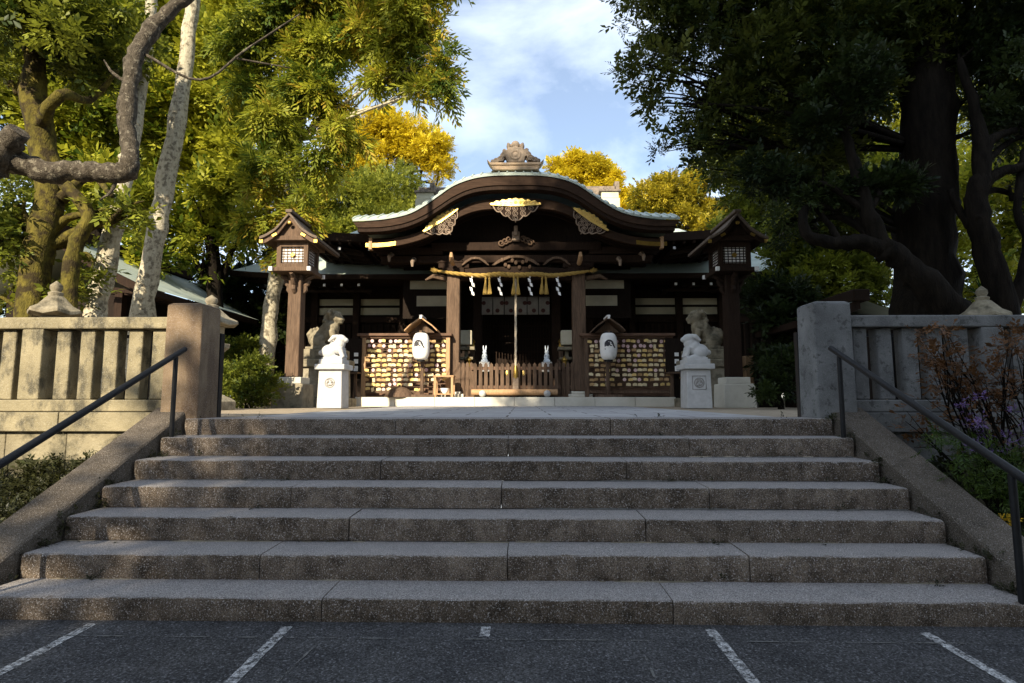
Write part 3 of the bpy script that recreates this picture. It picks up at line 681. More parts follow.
m_ = MB(); m_.prism([(-cxx, 4.20), (-cxx * .8, 4.25), (0, 4.28), (cxx * .8, 4.25), (cxx, 4.20), (cxx, 4.52), (cxx * .5, 4.58), (0, 4.60), (-cxx * .5, 4.58), (-cxx, 4.52)], CY - .13, CY + .13); m_.build('rainbow_beam', 'dwood', hall, bevel=.015)
m_ = MB(); m_.box(-cxx - 1.9, cxx + 1.9, CY - .11, CY + .11, 4.705, 4.90); m_.build('eave_purlin', 'dwood', hall, bevel=.015)
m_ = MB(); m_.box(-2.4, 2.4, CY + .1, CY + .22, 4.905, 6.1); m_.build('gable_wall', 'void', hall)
m_ = MB(); m_.box(-2.2, 2.2, CY - .14, CY + .09, 5.02, 5.24); m_.build('upper_beam', 'dwood', hall, bevel=.02)
def frog(cx, cz, w_, h_):
    tp = [(cx - w_ / 2, cz), (cx - w_ * .36, cz + h_ * .55), (cx - w_ * .15, cz + h_ * .95), (cx, cz + h_), (cx + w_ * .15, cz + h_ * .95), (cx + w_ * .36, cz + h_ * .55), (cx + w_ / 2, cz)]
    bt = [(cx - w_ * .44, cz - .0), (cx - w_ * .31, cz + h_ * .35), (cx - w_ * .13, cz + h_ * .72), (cx, cz + h_ * .76), (cx + w_ * .13, cz + h_ * .72), (cx + w_ * .31, cz + h_ * .35), (cx + w_ * .44, cz)]
    m_ = MB(); m_.strip(tp, bt, CY - .19, CY - .13); return m_
frog(0, 4.62, 1.25, .26).build('frog_leg_strut', 'wood', hall)
for sx in (-1, 1): frog(sx * 1.05, 4.62, .72, .22).build('frog_leg_strut', 'wood', hall)
m_ = MB()
for i in range(9): m_.blob((-.36 + i * .09, CY - .16, 4.66 + .10 * math.cos(i * 1.9)), (.05, .04, .06), seg=8, rings=6)
m_.build('flower_carving', 'wood', hall, smooth=2)
m_ = MB(); m_.box(-.10, .10, CY - .28, CY - .14, 5.24, 5.48); m_.box(-.05, .05, CY - .34, CY - .28, 5.36, 5.62); m_.build('king_post', 'lace', hall, bevel=.02)
m_ = MB()
for s_ in (-1, 1):
    for k in range(3): curl(m_, (s_ * (.18 + k * .10), 5.30 - .05 * k), .09, CY - .19, s_, 1.3, 0, .025)
m_.build('cloud_carving', 'wood', hall, smooth=2)
for s_ in (-1, 1):                              # short carved bracket arms out to the barge boards
    for px, py in ((390, 257), (413, 262)):
        q = at(px, py, 14.3); x = s_ * abs(q.x); m_ = MB(); m_.tube([(x, 14.9, q.z + .12), (x, 14.4, q.z + .10), (x, 14.2, q.z - .02), (x, 14.22, q.z - .14)], [.06, .06, .05, .025], 7); m_.build('bracket_arm', 'lace', hall, smooth=True)
    m_ = MB(); m_.box(min(s_ * 1.9, s_ * 3.55), max(s_ * 1.9, s_ * 3.55), CY - .10, CY + .10, 4.93, 5.12); m_.build('arm_beam', 'dwood', hall, bevel=.01)
# -- gilded newel posts and railing of the hall steps
for sx in (-1, 1):
    for px, pt, pb, y in ((472.5, 339, 385, 15.9), (468.5, 357, 393, 15.2)):
        q = at(px, pt, y); zb = TZ + .2; x = sx * abs(q.x) if px < 471 else sx * abs(q.x)
        m_ = MB(); m_.box(x - .06, x + .06, y - .06, y + .06, zb, q.z - .24); nw = m_.build('newel_post', 'wood', hall, bevel=.006)
        m_ = MB(); m_.lathe([(.075, 0), (.075, .10), (.05, .115), (.05, .14), (.085, .18), (.07, .22), (.02, .27), (.004, .30)], (x, y, q.z - .27), 14); m_.build('gilt_finial', 'brass', nw, smooth=True)
    m_ = MB(); m_.bar((sx * 1.26, 15.2, 1.9), (sx * 1.16, 15.9, 2.25), .07, .09); m_.build('step_rail', 'wood', hall)

# ------------------------------------------------------------------ things on and around the porch
# sacred rope
sr = thing('sacred_rope', (0, 14.3, 4.2), 'twisted golden straw rope strung across the porch with white paper streamers and tassels', 'rope')
ctrl = [at(438, 271, 14.36), at(455, 273.5, 14.34), at(480, 275.5, 14.3), at(500, 274.2, 14.3), at(516, 275.2, 14.3), at(535, 274.2, 14.3), at(552, 275.5, 14.3), at(572, 273.5, 14.34), at(590, 271, 14.36)]
mid = spline(ctrl, 14); m_ = MB(); rr_ = [.022 + .033 * math.sin(PI * min(1, max(0, i / (len(mid) - 1)))) ** .5 for i in range(len(mid))]
for k in range(3):
    m_.tube([Vector(p) + Vector((0, math.cos(i * .55 + k * 2.094), math.sin(i * .55 + k * 2.094))) * rr_[i] * .55 for i, p in enumerate(mid)], [r * .72 for r in rr_], 7)
m_.build('twisted_straw', 'straw', sr, smooth=2)
for s_, px in ((-1, 438), (1, 590)):
    q = at(px, 271, 14.36); m_ = MB(); rj = random.Random(4)
    for k in range(26): m_.tube([q, q + Vector((s_ * rj.uniform(.02, .2), rj.uniform(-.06, .06), rj.uniform(-.06, .10)))], [.012, .003], 4)
    m_.build('frayed_end', 'straw', sr)
def streamer(px, py):
    q = at(px, py, 14.28); m_ = MB(); m_.box(q.x - .008, q.x + .008, q.y - .003, q.y + .003, q.z - .06, q.z + .04); x = q.x - .03; z = q.z - .05
    for k in range(4):
        s_ = .03 * k * .45; dx = -.03 if k % 2 == 0 else .015
        m_.add([(x + dx, q.y - .01 * k, z - k * .115), (x + dx + .07, q.y - .01 * k, z - .03 - k * .115), (x + dx + .085, q.y - .012 * k - .02, z - .125 - k * .115), (x + dx + .02, q.y - .012 * k - .02, z - .10 - k * .115)], [(0, 1, 2, 3)])
    m_.build('paper_streamer', 'paper', sr, solid=.003)
def tassel(px, py):
    q = at(px, py, 14.28)
    m_ = MB(); rj = random.Random(int(px))
    for s_ in (-1, 1):
        for k in range(40):
            a = rj.uniform(0, 2 * PI); r = rj.uniform(.2, 1) ** .5; b0 = q + Vector((s_ * .045, 0, -.06))
            e = q + Vector((s_ * .062 + r * .055 * math.cos(a), r * .05 * math.sin(a), -.50 + rj.uniform(-.02, .03)))
            m_.tube([b0 + Vector((r * .012 * math.cos(a), r * .012 * math.sin(a), .06)), b0 + (e - b0) * .3, e], [.008, .009, .011], 4)
        m_.tube([q + Vector((s_ * .045, 0, -.09)), q + Vector((s_ * .047, 0, -.12))], .03, 8)
    m_.build('straw_tassel', 'straw', sr)
for px, py in ((472, 276), (500, 276), (530, 276), (558, 276)): streamer(px, py)
for px, py in ((487.5, 274.5), (515.8, 275), (544, 274.5)): tassel(px, py)
# bell rope
q = at(515.8, 300, 14.6); zb = at(515.8, 389, 14.15).z
br_ = thing('bell_rope', (q.x, 14.15, zb), 'thick pale bell rope hanging in the middle of the porch with a wooden grip', 'rope')
m_ = MB()
for k in range(3):
    m_.tube([Vector((q.x + .014 * math.cos(i * .5 + k * 2.094), 14.15 + .40 * i / 52 + .014 * math.sin(i * .5 + k * 2.094), zb + .32 + i * .055)) for i in range(int((4.55 - zb - .32) / .055))], .018, 6)
m_.build('twisted_cord', 'rope', br_, smooth=2)
m_ = MB(); m_.lathe([(.045, zb + .20), (.06, zb + .3), (.055, zb + .46), (.03, zb + .58)], (q.x, 14.15, 0), 12); m_.build('brass_collar', 'brass', br_, smooth=True)
m_ = MB(); m_.box(q.x - .075, q.x + .075, 14.10, 14.20, zb - .06, zb + .28); m_.build('wooden_grip', 'lace', br_, bevel=.012)
# crest curtain
cu = thing('crest_curtain', (0, 16.5, 3.9), 'row of pale cloth panels printed with dark round crests above the hall door', 'curtain')
a, b = at(481.5, 297, 16.5), at(550, 314.5, 16.5)
for k in range(6):
    wd = (b.x - a.x) / 6; x0 = a.x + wd * k + .012; x1 = a.x + wd * (k + 1) - .012
    m_ = MB(); rows_ = [[Vector((x0 + (x1 - x0) * i / 8, 16.5 + .012 * math.sin(i * 1.6 + k) * j / 4, a.z + (b.z - a.z) * j / 4)) for i in range(9)] for j in range(5)]
    m_.grid(rows_); pn = m_.build('cloth_panel', 'cloth', cu, smooth=2, solid=.004)
    for (fx, fz) in ((.5 + .36 * (1 if k % 2 else -1), .35), (.5 - .1 * (1 if k % 2 else -1), .78)):
        m_ = MB(); c0 = Vector((x0 + (x1 - x0) * min(.82, max(.18, fx)), 16.478, a.z + (b.z - a.z) * fz)); m_.add([c0 + Vector((.062 * math.cos(t * PI / 8), 0, .062 * math.sin(t * PI / 8))) for t in range(16)], [tuple(range(16))]); m_.build('round_crest', 'crest', pn)
m_ = MB(); m_.tube([(a.x - .1, 16.5, a.z + .02), (b.x + .1, 16.5, a.z + .02)], .018, 8); m_.build('curtain_rod', 'dwood', cu)
# picket fence with offering box behind
pf = thing('picket_fence', (0, 14.25, TZ + .21), 'low brown picket fence with pointed tops closing off the porch steps', 'fence')
za, zb_, zt_ = at(515, 389, 14.2).z, at(515, 391, 14.2).z, at(515, 362.5, 14.2).z
def pick(x, y, z0, z1, w_):
    m_ = MB(); m_.prism([(x - w_ / 2, z0), (x + w_ / 2, z0), (x + w_ / 2, z1 - .05), (x, z1), (x - w_ / 2, z1 - .05)], y, y + .03); m_.build('picket', 'hwood' if False else 'wood', pf)
x0, x1 = at(475, 380, 14.2).x, at(556.5, 380, 14.2).x
for i in range(16): pick(x0 + (x1 - x0) * i / 15, 14.2, TZ + .30, zt_, .085)
for s_ in (-1, 1):
    xa, xb = (at(458.5, 380, 14.35).x, at(471, 380, 14.35).x) if s_ < 0 else (at(559.5, 380, 14.35).x, at(572.5, 380, 14.35).x)
    for i in range(4): pick(xa + (xb - xa) * i / 3, 14.42, TZ + .23, zt_ + .03, .085)
    m_ = MB(); m_.box(xa - .06, xb + .06, 14.455, 14.50, TZ + .42, TZ + .50); m_.box(xa - .06, xb + .06, 14.455, 14.50, zt_ - .18, zt_ - .10); m_.box(xa - .06, xb + .06, 14.40, 14.52, TZ + .212, TZ + .228); m_.build('rail', 'hwood', pf)
m_ = MB(); m_.box(x0 - .1, x1 + .1, 14.235, 14.28, TZ + .42, TZ + .50); m_.box(x0 - .1, x1 + .1, 14.235, 14.28, zt_ - .18, zt_ - .10); m_.build('rail', 'hwood', pf)
for x in (x0 - .04, x1 + .04):
    m_ = MB(); m_.box(x - .05, x + .05, 14.29, 14.39, TZ + .212, zt_ - .02); m_.build('post', 'wood', pf)
lg = MB(); lg.tube([(at(471.5, 391, 14.05).x, 14.05, TZ + .33), (at(557.5, 391, 14.05).x, 14.05, TZ + .33)], .075, 14); lgo = lg.build('round_log', 'lwood', loc=(0, 14.05, TZ + .212), smooth=True); tag(lgo, 'peeled round log lying along the foot of the picket fence', 'log')
for k, px in enumerate((482.3, 547.2)):
    q = at(px, 395.8, 13.9); m_ = MB(); m_.blob((q.x, 13.9, TZ + .21 + .085), .085, seg=18, rings=12); o = m_.build('stone_ball', 'palestone', loc=(q.x, 13.9, TZ + .21), smooth=2)
    tag(o, 'small white ball in front of the ' + ('left' if k == 0 else 'right') + ' end of the log', 'ball', 'white balls by the log')
    if True:
        m_ = MB(); m_.box(q.x - .03, q.x + .03, 13.99, 14.10, TZ + .212, TZ + .26)
bx = thing('offering_box', (0, 14.9, TZ + .21), 'dark slatted wooden offering box behind the picket fence', 'box')
m_ = MB(); m_.box(-.95, .95, 14.55, 15.25, TZ + .212, TZ + .80); m_.build('body', 'dwood', bx, bevel=.01)
m_ = MB()
for i in range(14): m_.bar((-.9 + i * .138, 14.55, TZ + .83), (-.9 + i * .138, 15.25, TZ + .83), .06, .05)
m_.build('slatted_top', 'dwood', bx)
for px, s_ in ((507, -1), (523.5, 1)):          # gilt crests on the fence front
    q = at(px, 373, 14.17); m_ = MB(); m_.lathe([(.055, 0), (.05, .012), (.02, .02)], (0, 0, 0), 14)
    for v in m_.v: v.x, v.y, v.z = q.x + v.x * .6, 14.198 - v.z, q.z + v.y * 1.2
    m_.build('gilt_crest', 'gold', pf)
def rabbit_up(nm, x, y, z, h, label, s_):
    m_ = MB(); k = h
    m_.blob((x, y, z + .26 * k), (.17 * k, .17 * k, .27 * k)); m_.blob((x, y - .05 * k, z + .56 * k), (.13 * k, .13 * k, .12 * k))
    for e in (-1, 1):
        m_.tube([(x + e * .05 * k, y, z + .62 * k), (x + e * .08 * k, y + .01 * k, z + .84 * k), (x + e * .09 * k, y + .02 * k, z + 1.0 * k)], [.045 * k, .05 * k, .02 * k], 8)
        m_.tube([(x + e * .11 * k, y - .08 * k, z + .38 * k), (x + e * .10 * k, y - .17 * k, z + .34 * k), (x + e * .06 * k, y - .20 * k, z + .44 * k)], [.06 * k, .05 * k, .04 * k], 8)
        m_.blob((x + e * .12 * k, y - .10 * k, z + .06 * k), (.08 * k, .13 * k, .06 * k))
    m_.box(x - .2 * k, x + .2 * k, y - .2 * k, y + .2 * k, z - .02, z + .035)
    o = m_.build(nm, 'porcelain', loc=(x, y, z), remesh=.010, smooth=2); tag(o, label, 'figurine', 'beckoning rabbits'); return o
for px, s_, l_ in ((484.5, -1, 'left'), (546.8, 1, 'right')):
    q = at(px, 362, 14.7); m_ = MB(); 
    m_.box(q.x - .13, q.x + .13, 14.62, 14.88, TZ + .86, q.z); st = m_.build('figurine_stand', 'palestone', loc=(q.x, 14.75, TZ + .86), bevel=.008)
    tag(st, 'small pale block stand under the %s blue-white rabbit' % l_, 'stand', 'rabbit stands')
    rabbit_up('rabbit_figurine', q.x, 14.75, q.z + .02, .42, 'blue-white upright rabbit figure on the %s end of the offering box' % l_, s_)
# drum-like side lamps behind the columns
for px, s_, l_ in ((462, -1, 'left'), (567, 1, 'right')):
    q = at(px, 338, 15.4); x = s_ * 1.36
    sl_ = thing('side_lamp', (x, 15.4, TZ + .2), 'pale box lamp on a stand half hidden behind the %s porch column' % l_, 'lamp', 'lamps behind the columns')
    m_ = MB(); m_.box(x - .16, x + .16, 15.25, 15.55, q.z - .2, q.z + .2); m_.build('shade', 'plaster', sl_, bevel=.03)
    m_ = MB(); m_.box(x - .24, x + .24, 15.2, 15.6, q.z - .34, q.z - .25); m_.box(x - .05, x + .05, 15.35, 15.45, TZ + .2, q.z - .34); m_.box(x - .2, x + .2, 15.2, 15.6, q.z - .60, q.z - .53); m_.build('stand', 'komainu', sl_, bevel=.01)
# ------------------------------------------------------------------ votive plaque racks
def plaque_mesh(kind):
    m_ = MB()
    if kind == 'round':
        m_.lathe([(.042, -.005), (.045, 0), (.042, .005)], (0, 0, 0), 14)
        for v in m_.v: v.y, v.z = v.z, v.y - .045
    elif kind == 'tall': m_.prism([(-.034, -.10), (.034, -.10), (.034, 0), (-.034, 0)], -.004, .004)
    else: m_.prism([(-.056, -.074), (.056, -.074), (.056, -.016), (0, 0), (-.056, -.016)], -.005, .005)
    return m_
pl = {}
for kd, mt, nm in (('house', 'ema', 'pine'), ('house', 'emaw', 'white'), ('house', 'emad', 'brown'), ('round', 'emap', 'pink'), ('tall', 'emaw', 'slip')):
    o = plaque_mesh(kd).build('votive_plaque', mt, loc=(0, 0, 0)); C.objects.unlink(o); pl[nm] = o
PLQ = {'pine': 'small yellow pine votive plaque hanging among many on the {s} rack', 'white': 'small whitish votive plaque hanging among many on the {s} rack',
       'brown': 'small brown weathered votive plaque hanging among many on the {s} rack', 'pink': 'small round pinkish votive plaque hanging among many on the {s} rack',
       'slip': 'small white upright paper slip hanging among many on the {s} rack'}
prng = random.Random(21); plaque_count = 0
def rack(px0, px1, y, side_, cols):
    a, b = at(px0, 395, y), at(px1, 395, y); zt_ = at((px0 + px1) / 2, 334, y).z; z0 = TZ + .215
    r = thing('plaque_rack', ((a.x + b.x) / 2, y, z0), ('wooden rack hung with rows of sunlit votive plaques left of the porch steps' if side_ == 'left' else
              'wooden rack hung with rows of shaded votive plaques right of the porch steps'), 'rack', 'votive plaque racks')
    for x in (a.x, b.x):
        m_ = MB(); m_.box(x - .05, x + .05, y - .03, y + .07, z0, zt_ - .06); m_.build('post', 'wood' if side_ == 'right' else 'lwood', r, bevel=.006)  # posts of the sunlit rack are paler, the sun put into their colour
    m_ = MB(); m_.box(a.x - .16, b.x + .10, y - .10, y + .16, zt_ - .055, zt_ + .01); m_.box(a.x - .10, b.x + .05, y - .04, y + .1, zt_ - .10, zt_ - .057); m_.build('top_beam', 'hwood', r, bevel=.008)
    m_ = MB(); m_.box(a.x - .02, b.x + .02, y + .24, y + .27, z0 + .02, zt_ - .1); m_.build('back_board', 'hwood', r)
    for x in (a.x, b.x):
        m_ = MB(); m_.box(x - .04, x + .04, y + .075, y + .24, zt_ - .3, zt_ - .22); m_.build('stay', 'wood', r)
    m_ = MB(); m_.box(a.x - .03, b.x + .03, y - .02, y + .05, z0 + .10, z0 + .16); m_.build('bottom_rail', 'wood', r)
    nrow = 11; H = zt_ - .12 - (z0 + .13)
    for i in range(nrow):
        z = zt_ - .13 - i * H / nrow; m_ = MB(); m_.tube([(a.x, y, z + .012), (b.x, y, z + .012)], .009, 6); m_.build('hanging_bar', 'wood', r)
        for k in range(cols):
            x = a.x + .11 + (b.x - a.x - .22) * k / (cols - 1) + prng.uniform(-.03, .03)
            if i > 8 and prng.random() < (.12 if i == 9 else .3): continue
            if prng.random() < .03: continue
            nm = prng.choices(['pine', 'white', 'brown', 'pink', 'slip'], [44, 26, 16, 8, 3] if side_ == 'left' else [34, 22, 26, 14, 3])[0]
            if i in (0, 1) and prng.random() < .35: nm = 'pink'
            place_plaque(pl[nm], (x, y - .022 - prng.uniform(0, .02), z - .002 - prng.uniform(0, .02) + (.012 if prng.random() < .2 else 0)), PLQ[nm].format(s='sunlit left' if side_ == 'left' else 'shaded right'),
                         '%s votive plaques on the %s rack' % (nm, side_))
def place_plaque(src, loc, label, group):
    global plaque_count
    if plaque_count >= 296: return
    plaque_count += 1
    c = src.copy(); C.objects.link(c); c.location = loc; c.rotation_euler = (prng.uniform(.02, .2), prng.uniform(-.16, .16), prng.uniform(-.3, .3)); tag(c, label, 'votive plaque', group)
rack(363, 447.5, 14.25, 'left', 15); rack(587, 672, 14.25, 'right', 15)

# ------------------------------------------------------------------ paper lanterns on roofed stands
def chochin(px, side_):
    y = 13.78; q = at(px, 346, y); x = q.x; z0 = TZ + .212
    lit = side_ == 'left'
    st = thing('lantern_stand', (x, y, z0), ('roofed timber lantern stand in front of the sunlit left plaque rack' if lit else 'roofed timber lantern stand in front of the shaded right plaque rack'), 'stand', 'roofed lantern stands')
    zr = at(px, 318, y).z; ze = at(px, 331, y).z; hw = .40
    m_ = MB(); m_.box(x - .04, x + .04, y + .17, y + .25, z0 + .06, zr - .06); m_.build('post', 'wood', st, bevel=.005)
    m_ = MB(); m_.box(x - .30, x + .34, y - .06, y + .40, z0, z0 + .06); m_.build('base', 'wood', st, bevel=.008)
    for s_ in (-1, 1):
        m_ = MB(); pts = [(0, zr), (.14, zr - .10), (.27, zr - .19), (hw, ze - .0)]; m_.strip([(x + s_ * a, b + .018) for a, b in pts], [(x + s_ * a, b - .018) for a, b in pts], y - .10, y + .48); m_.build('roof_slope', 'lwood' if lit else 'wood', st)  # lit stand gets paler timber, sunlight put into the colour
    m_ = MB(); m_.prism([(x - .30, ze - .02), (x + .30, ze - .02), (x, zr - .07)], y + .16, y + .19); m_.box(x - .03, x + .03, y - .1, y + .2, ze - .04, ze - .0); m_.build('gable_board', 'wood', st)
    m_ = MB(); m_.box(x - .03, x + .03, y - .125, y - .101, zr - .03, zr + .06); m_.box(x - .04, x + .04, y - .10, y + .48, zr + .02, zr + .06); m_.build('roof_ridge', 'whitetip', st)
    la = thing('paper_lantern', (x, y, q.z - .35), ('white paper lantern with a black brush mark before the sunlit left plaque rack' if lit else 'white paper lantern with a black brush mark before the shaded right plaque rack'), 'lantern', 'paper lanterns')
    zt_, zb = at(px, 333, y).z, at(px, 360, y).z; r = .205; H = zt_ - zb; pr = []; nn = 44
    for i in range(nn + 1):
        t = i / nn; e = min(1, (1 - abs(2 * t - 1) ** 3.2)) ** .5
        pr.append((max(.085, r * (.42 + .58 * e)) + (.004 if i % 2 else 0), zb + H * t))
    m_ = MB(); m_.lathe(pr, (x, y, 0), 28); m_.build('paper_shade', 'paper', la, smooth=2)
    m_ = MB(); m_.lathe([(.10, zb - .04), (.10, zb + .005)], (x, y, 0), 20); m_.lathe([(.10, zt_ - .005), (.10, zt_ + .035)], (x, y, 0), 20); m_.tube([(x, y, zt_ + .03), (x, y, ze)], .008, 6); m_.build('black_ring', 'iron', la)
    # black brush mark wrapped onto the shade: an arched stroke, a heavy left blob, a trailing right leg, dots
    def stroke(pts, wd):
        m2 = MB(); P = spline([Vector((a, b, 0)) for a, b in pts], 6); n = len(P); A = []; B = []
        zc = (zt_ + zb) / 2
        for i, p in enumerate(P):
            d = (P[min(i + 1, n - 1)] - P[max(i - 1, 0)]).normalized(); k = Vector((-d.y, d.x, 0)); e = wd * (.55 + .45 * math.sin(PI * (i + .6) / n))
            for lst, s_ in ((A, 1), (B, -1)):
                q2 = p + k * e * s_ * .5; th = q2.x / r; t = (q2.y + zc - zb) / H; ee = min(1, (1 - abs(2 * t - 1) ** 3.2)) ** .5; R_ = r * (.42 + .58 * ee) + .009
                lst.append(Vector((x + R_ * math.sin(th), y - R_ * math.cos(th), q2.y + zc)))
        m2.grid([A, B]); m2.build('brush_stroke', 'ink', la, solid=.002)
    dx = -.02 if lit else .0
    stroke([(-.11 + dx, -.02), (-.10 + dx, .07), (-.03 + dx, .125), (.05 + dx, .10), (.085 + dx, .02), (.13 + dx, -.05)], .045)
    stroke([(-.10 + dx, .075), (-.055 + dx, .06), (-.05 + dx, -.01)], .085)
    stroke([(-.10 + dx, .01), (-.03 + dx, .015)], .03); stroke([(-.01 + dx, .10), (.0 + dx, .02), (.05 + dx, -.0)], .03); stroke([(.03 + dx, .06), (.10 + dx, .05)], .022)
    stroke([(-.12 + dx, -.07), (-.10 + dx, -.085)], .022); stroke([(.10 + dx, -.02), (.12 + dx, -.03)], .02)
chochin(421, 'left'); chochin(608.5, 'right')
# small timber table and white bowl by the left column, brass basin under the left rack
q0, q1 = at(436, 376, 13.95), at(453, 376, 13.95)
tb = thing('side_table', ((q0.x + q1.x) / 2, 13.95, TZ + .212), 'small plain timber table at the foot of the left porch column', 'table')
m_ = MB(); m_.box(q0.x - .04, q1.x + .04, 13.75, 14.15, q0.z - .03, q0.z + .01); m_.build('tabletop', 'lwood', tb, bevel=.005)
for x in (q0.x, q1.x):
    for y in (13.79, 14.11):
        m_ = MB(); m_.box(x - .028, x + .028, y - .028, y + .028, TZ + .212, q0.z - .032); m_.build('leg', 'lwood', tb)
m_ = MB(); m_.box(q0.x, q1.x, 13.78, 14.12, TZ + .27, TZ + .295); m_.build('lower_shelf', 'lwood', tb)
m_ = MB(); c_ = Vector(((q0.x + q1.x) / 2 + .02, 13.88, TZ + .297)); m_.lathe([(.05, 0), (.09, .06), (.11, .13), (.10, .13), (.05, .03)], c_, 18)
o = m_.build('white_bowl', 'paper', loc=c_, smooth=True); tag(o, 'small white bowl on the low shelf of the timber table', 'bowl')
m_ = MB(); c_ = Vector((at(399, 396, 13.85).x, 13.88, TZ + .212)); m_.lathe([(.36, 0), (.34, .08), (.24, .18), (.12, .235), (.02, .25)], c_, 24); m_.tube([c_ + Vector((0, 0, .25)), c_ + Vector((0, 0, .30))], .03, 8)
o = m_.build('straw_lid', 'wood', loc=c_, smooth=True); tag(o, 'brown domed wooden cover on the plinth before the left plaque rack', 'cover')
# little stands of white cards and sprigs outside the racks
for px, s_, l_ in ((350, -1, 'sunlit left'), (677, 1, 'shaded right')):
    y = 14.0; q = at(px, 372, y); cs = thing('card_stand', (q.x, y, TZ), 'slim dark stand of small white cards beside the %s plaque rack' % l_, 'stand', 'card stands')
    m_ = MB(); m_.box(q.x - .22, q.x + .22, y - .1, y + .18, q.z - .04, q.z); m_.build('shelf', 'wood', cs)
    m_ = MB(); m_.box(q.x + .10, q.x + .16, y, y + .06, TZ, q.z - .042); m_.box(q.x - .16, q.x - .10, y, y + .06, TZ, q.z - .042); m_.build('leg', 'wood', cs)
    m_ = MB(); m_.box(q.x - .22, q.x + .22, y + .19, y + .22, q.z - .04, q.z + .85); m_.build('back_board', 'void', cs)
    for z in (.03, .22, .40):
        m_ = MB(); m_.box(q.x + .02 * (1 - s_), q.x + .10 + .02 * (1 - s_), y + .165, y + .185, q.z + z, q.z + z + .13 - z * .1); m_.build('white_card', 'paper', cs)

# ------------------------------------------------------------------ statues on pedestals
def white_pedestal(x, side_):
    y = 10.3; f = -1 if side_ == 'left' else 1
    p = thing('statue_pedestal', (x, y, TZ), ('bright white granite pedestal with a round carved crest, in sun beside the left lantern' if f < 0 else 'bluish grey granite pedestal with a round carved crest, in shade beside the right lantern'), 'pedestal', 'rabbit statue pedestals')
    m_ = MB(); m_.box(x - .225, x + .225, y, y + .45, TZ + .0, TZ + .70, taper=.93); m_.build('shaft', 'palestone', p, bevel=.01)
    m_ = MB(); m_.box(x - .275, x + .275, y - .05, y + .50, TZ + .702, TZ + .80); m_.build('cap_slab', 'palestone', p, bevel=.015)
    m_ = MB(); m_.box(x - .215, x + .215, y + .01, y + .44, TZ + .802, TZ + .89); m_.build('top_plinth', 'palestone', p, bevel=.012)
    m_ = MB(); cz = TZ + .46; yy = y + .008
    m_.tube([(x + .085 * math.cos(a), yy, cz + .085 * math.sin(a)) for a in [2 * PI * i / 24 for i in range(25)]], .009, 6)
    for k in range(3):
        a0 = k * 2.094; m_.tube([(x + rr * math.cos(a0 + t), yy, cz + rr * math.sin(a0 + t)) for t, rr in ((0, .035), (.6, .042), (1.2, .052), (1.8, .062), (2.3, .07))], [.02, .018, .013, .009, .005], 6)
    if f > 0:
        for a, b in (((-.12, -.12), (.12, -.12)), ((.12, -.12), (.12, .12)), ((.12, .12), (-.12, .12)), ((-.12, .12), (-.12, -.12))): m_.tube([(x + a[0], yy, cz + a[1]), (x + b[0], yy, cz + b[1])], .006, 5)
    m_.build('carved_crest', 'carve', p, smooth=2)
    # crouching rabbit with raised head, facing the middle of the steps
    z = TZ + .89; d = -f; m_ = MB(); X = lambda u: x + d * u; cy = y + .22
    m_.box(x - .19, x + .19, cy - .15, cy + .15, z - .01, z + .035)
    m_.blob((X(-.08), cy, z + .15), (.17, .14, .14)); m_.blob((X(.03), cy, z + .21), (.15, .125, .15), rot=(0, d * -.6, 0)); m_.blob((X(.09), cy, z + .30), (.11, .10, .12))
    m_.blob((X(.11), cy, z + .385), (.115, .095, .09), rot=(0, d * .25, 0)); m_.blob((X(.20), cy, z + .365), (.055, .06, .05))
    for e in (-1, 1):
        m_.tube([(X(.08), cy + e * .05, z + .44), (X(.0), cy + e * .075, z + .42), (X(-.09), cy + e * .08, z + .335)], [.035, .045, .025], 8)
        m_.tube([(X(.12), cy + e * .08, z + .22), (X(.16), cy + e * .08, z + .10), (X(.19), cy + e * .08, z + .04)], [.055, .045, .04], 8)
        m_.blob((X(-.07), cy + e * .10, z + .12), (.125, .065, .11)); m_.blob((X(.03), cy + e * .11, z + .05), (.10, .04, .035))
        m_.blob((X(.185), cy + e * .055, z + .405), (.018, .014, .018), seg=8, rings=6)
    m_.blob((X(-.25), cy, z + .13), (.05, .05, .05))
    o = m_.build('rabbit_statue', 'palestone', loc=(x, cy, z), remesh=.011, smooth=2)
    tag(o, 'sunlit white stone rabbit crouching with raised head on the left pedestal' if f < 0 else 'shaded grey stone rabbit crouching with raised head on the right pedestal', 'statue', 'stone rabbit statues')
white_pedestal(at(329, 400, 10.3).x, 'left'); white_pedestal(at(700, 400, 10.3).x, 'right')
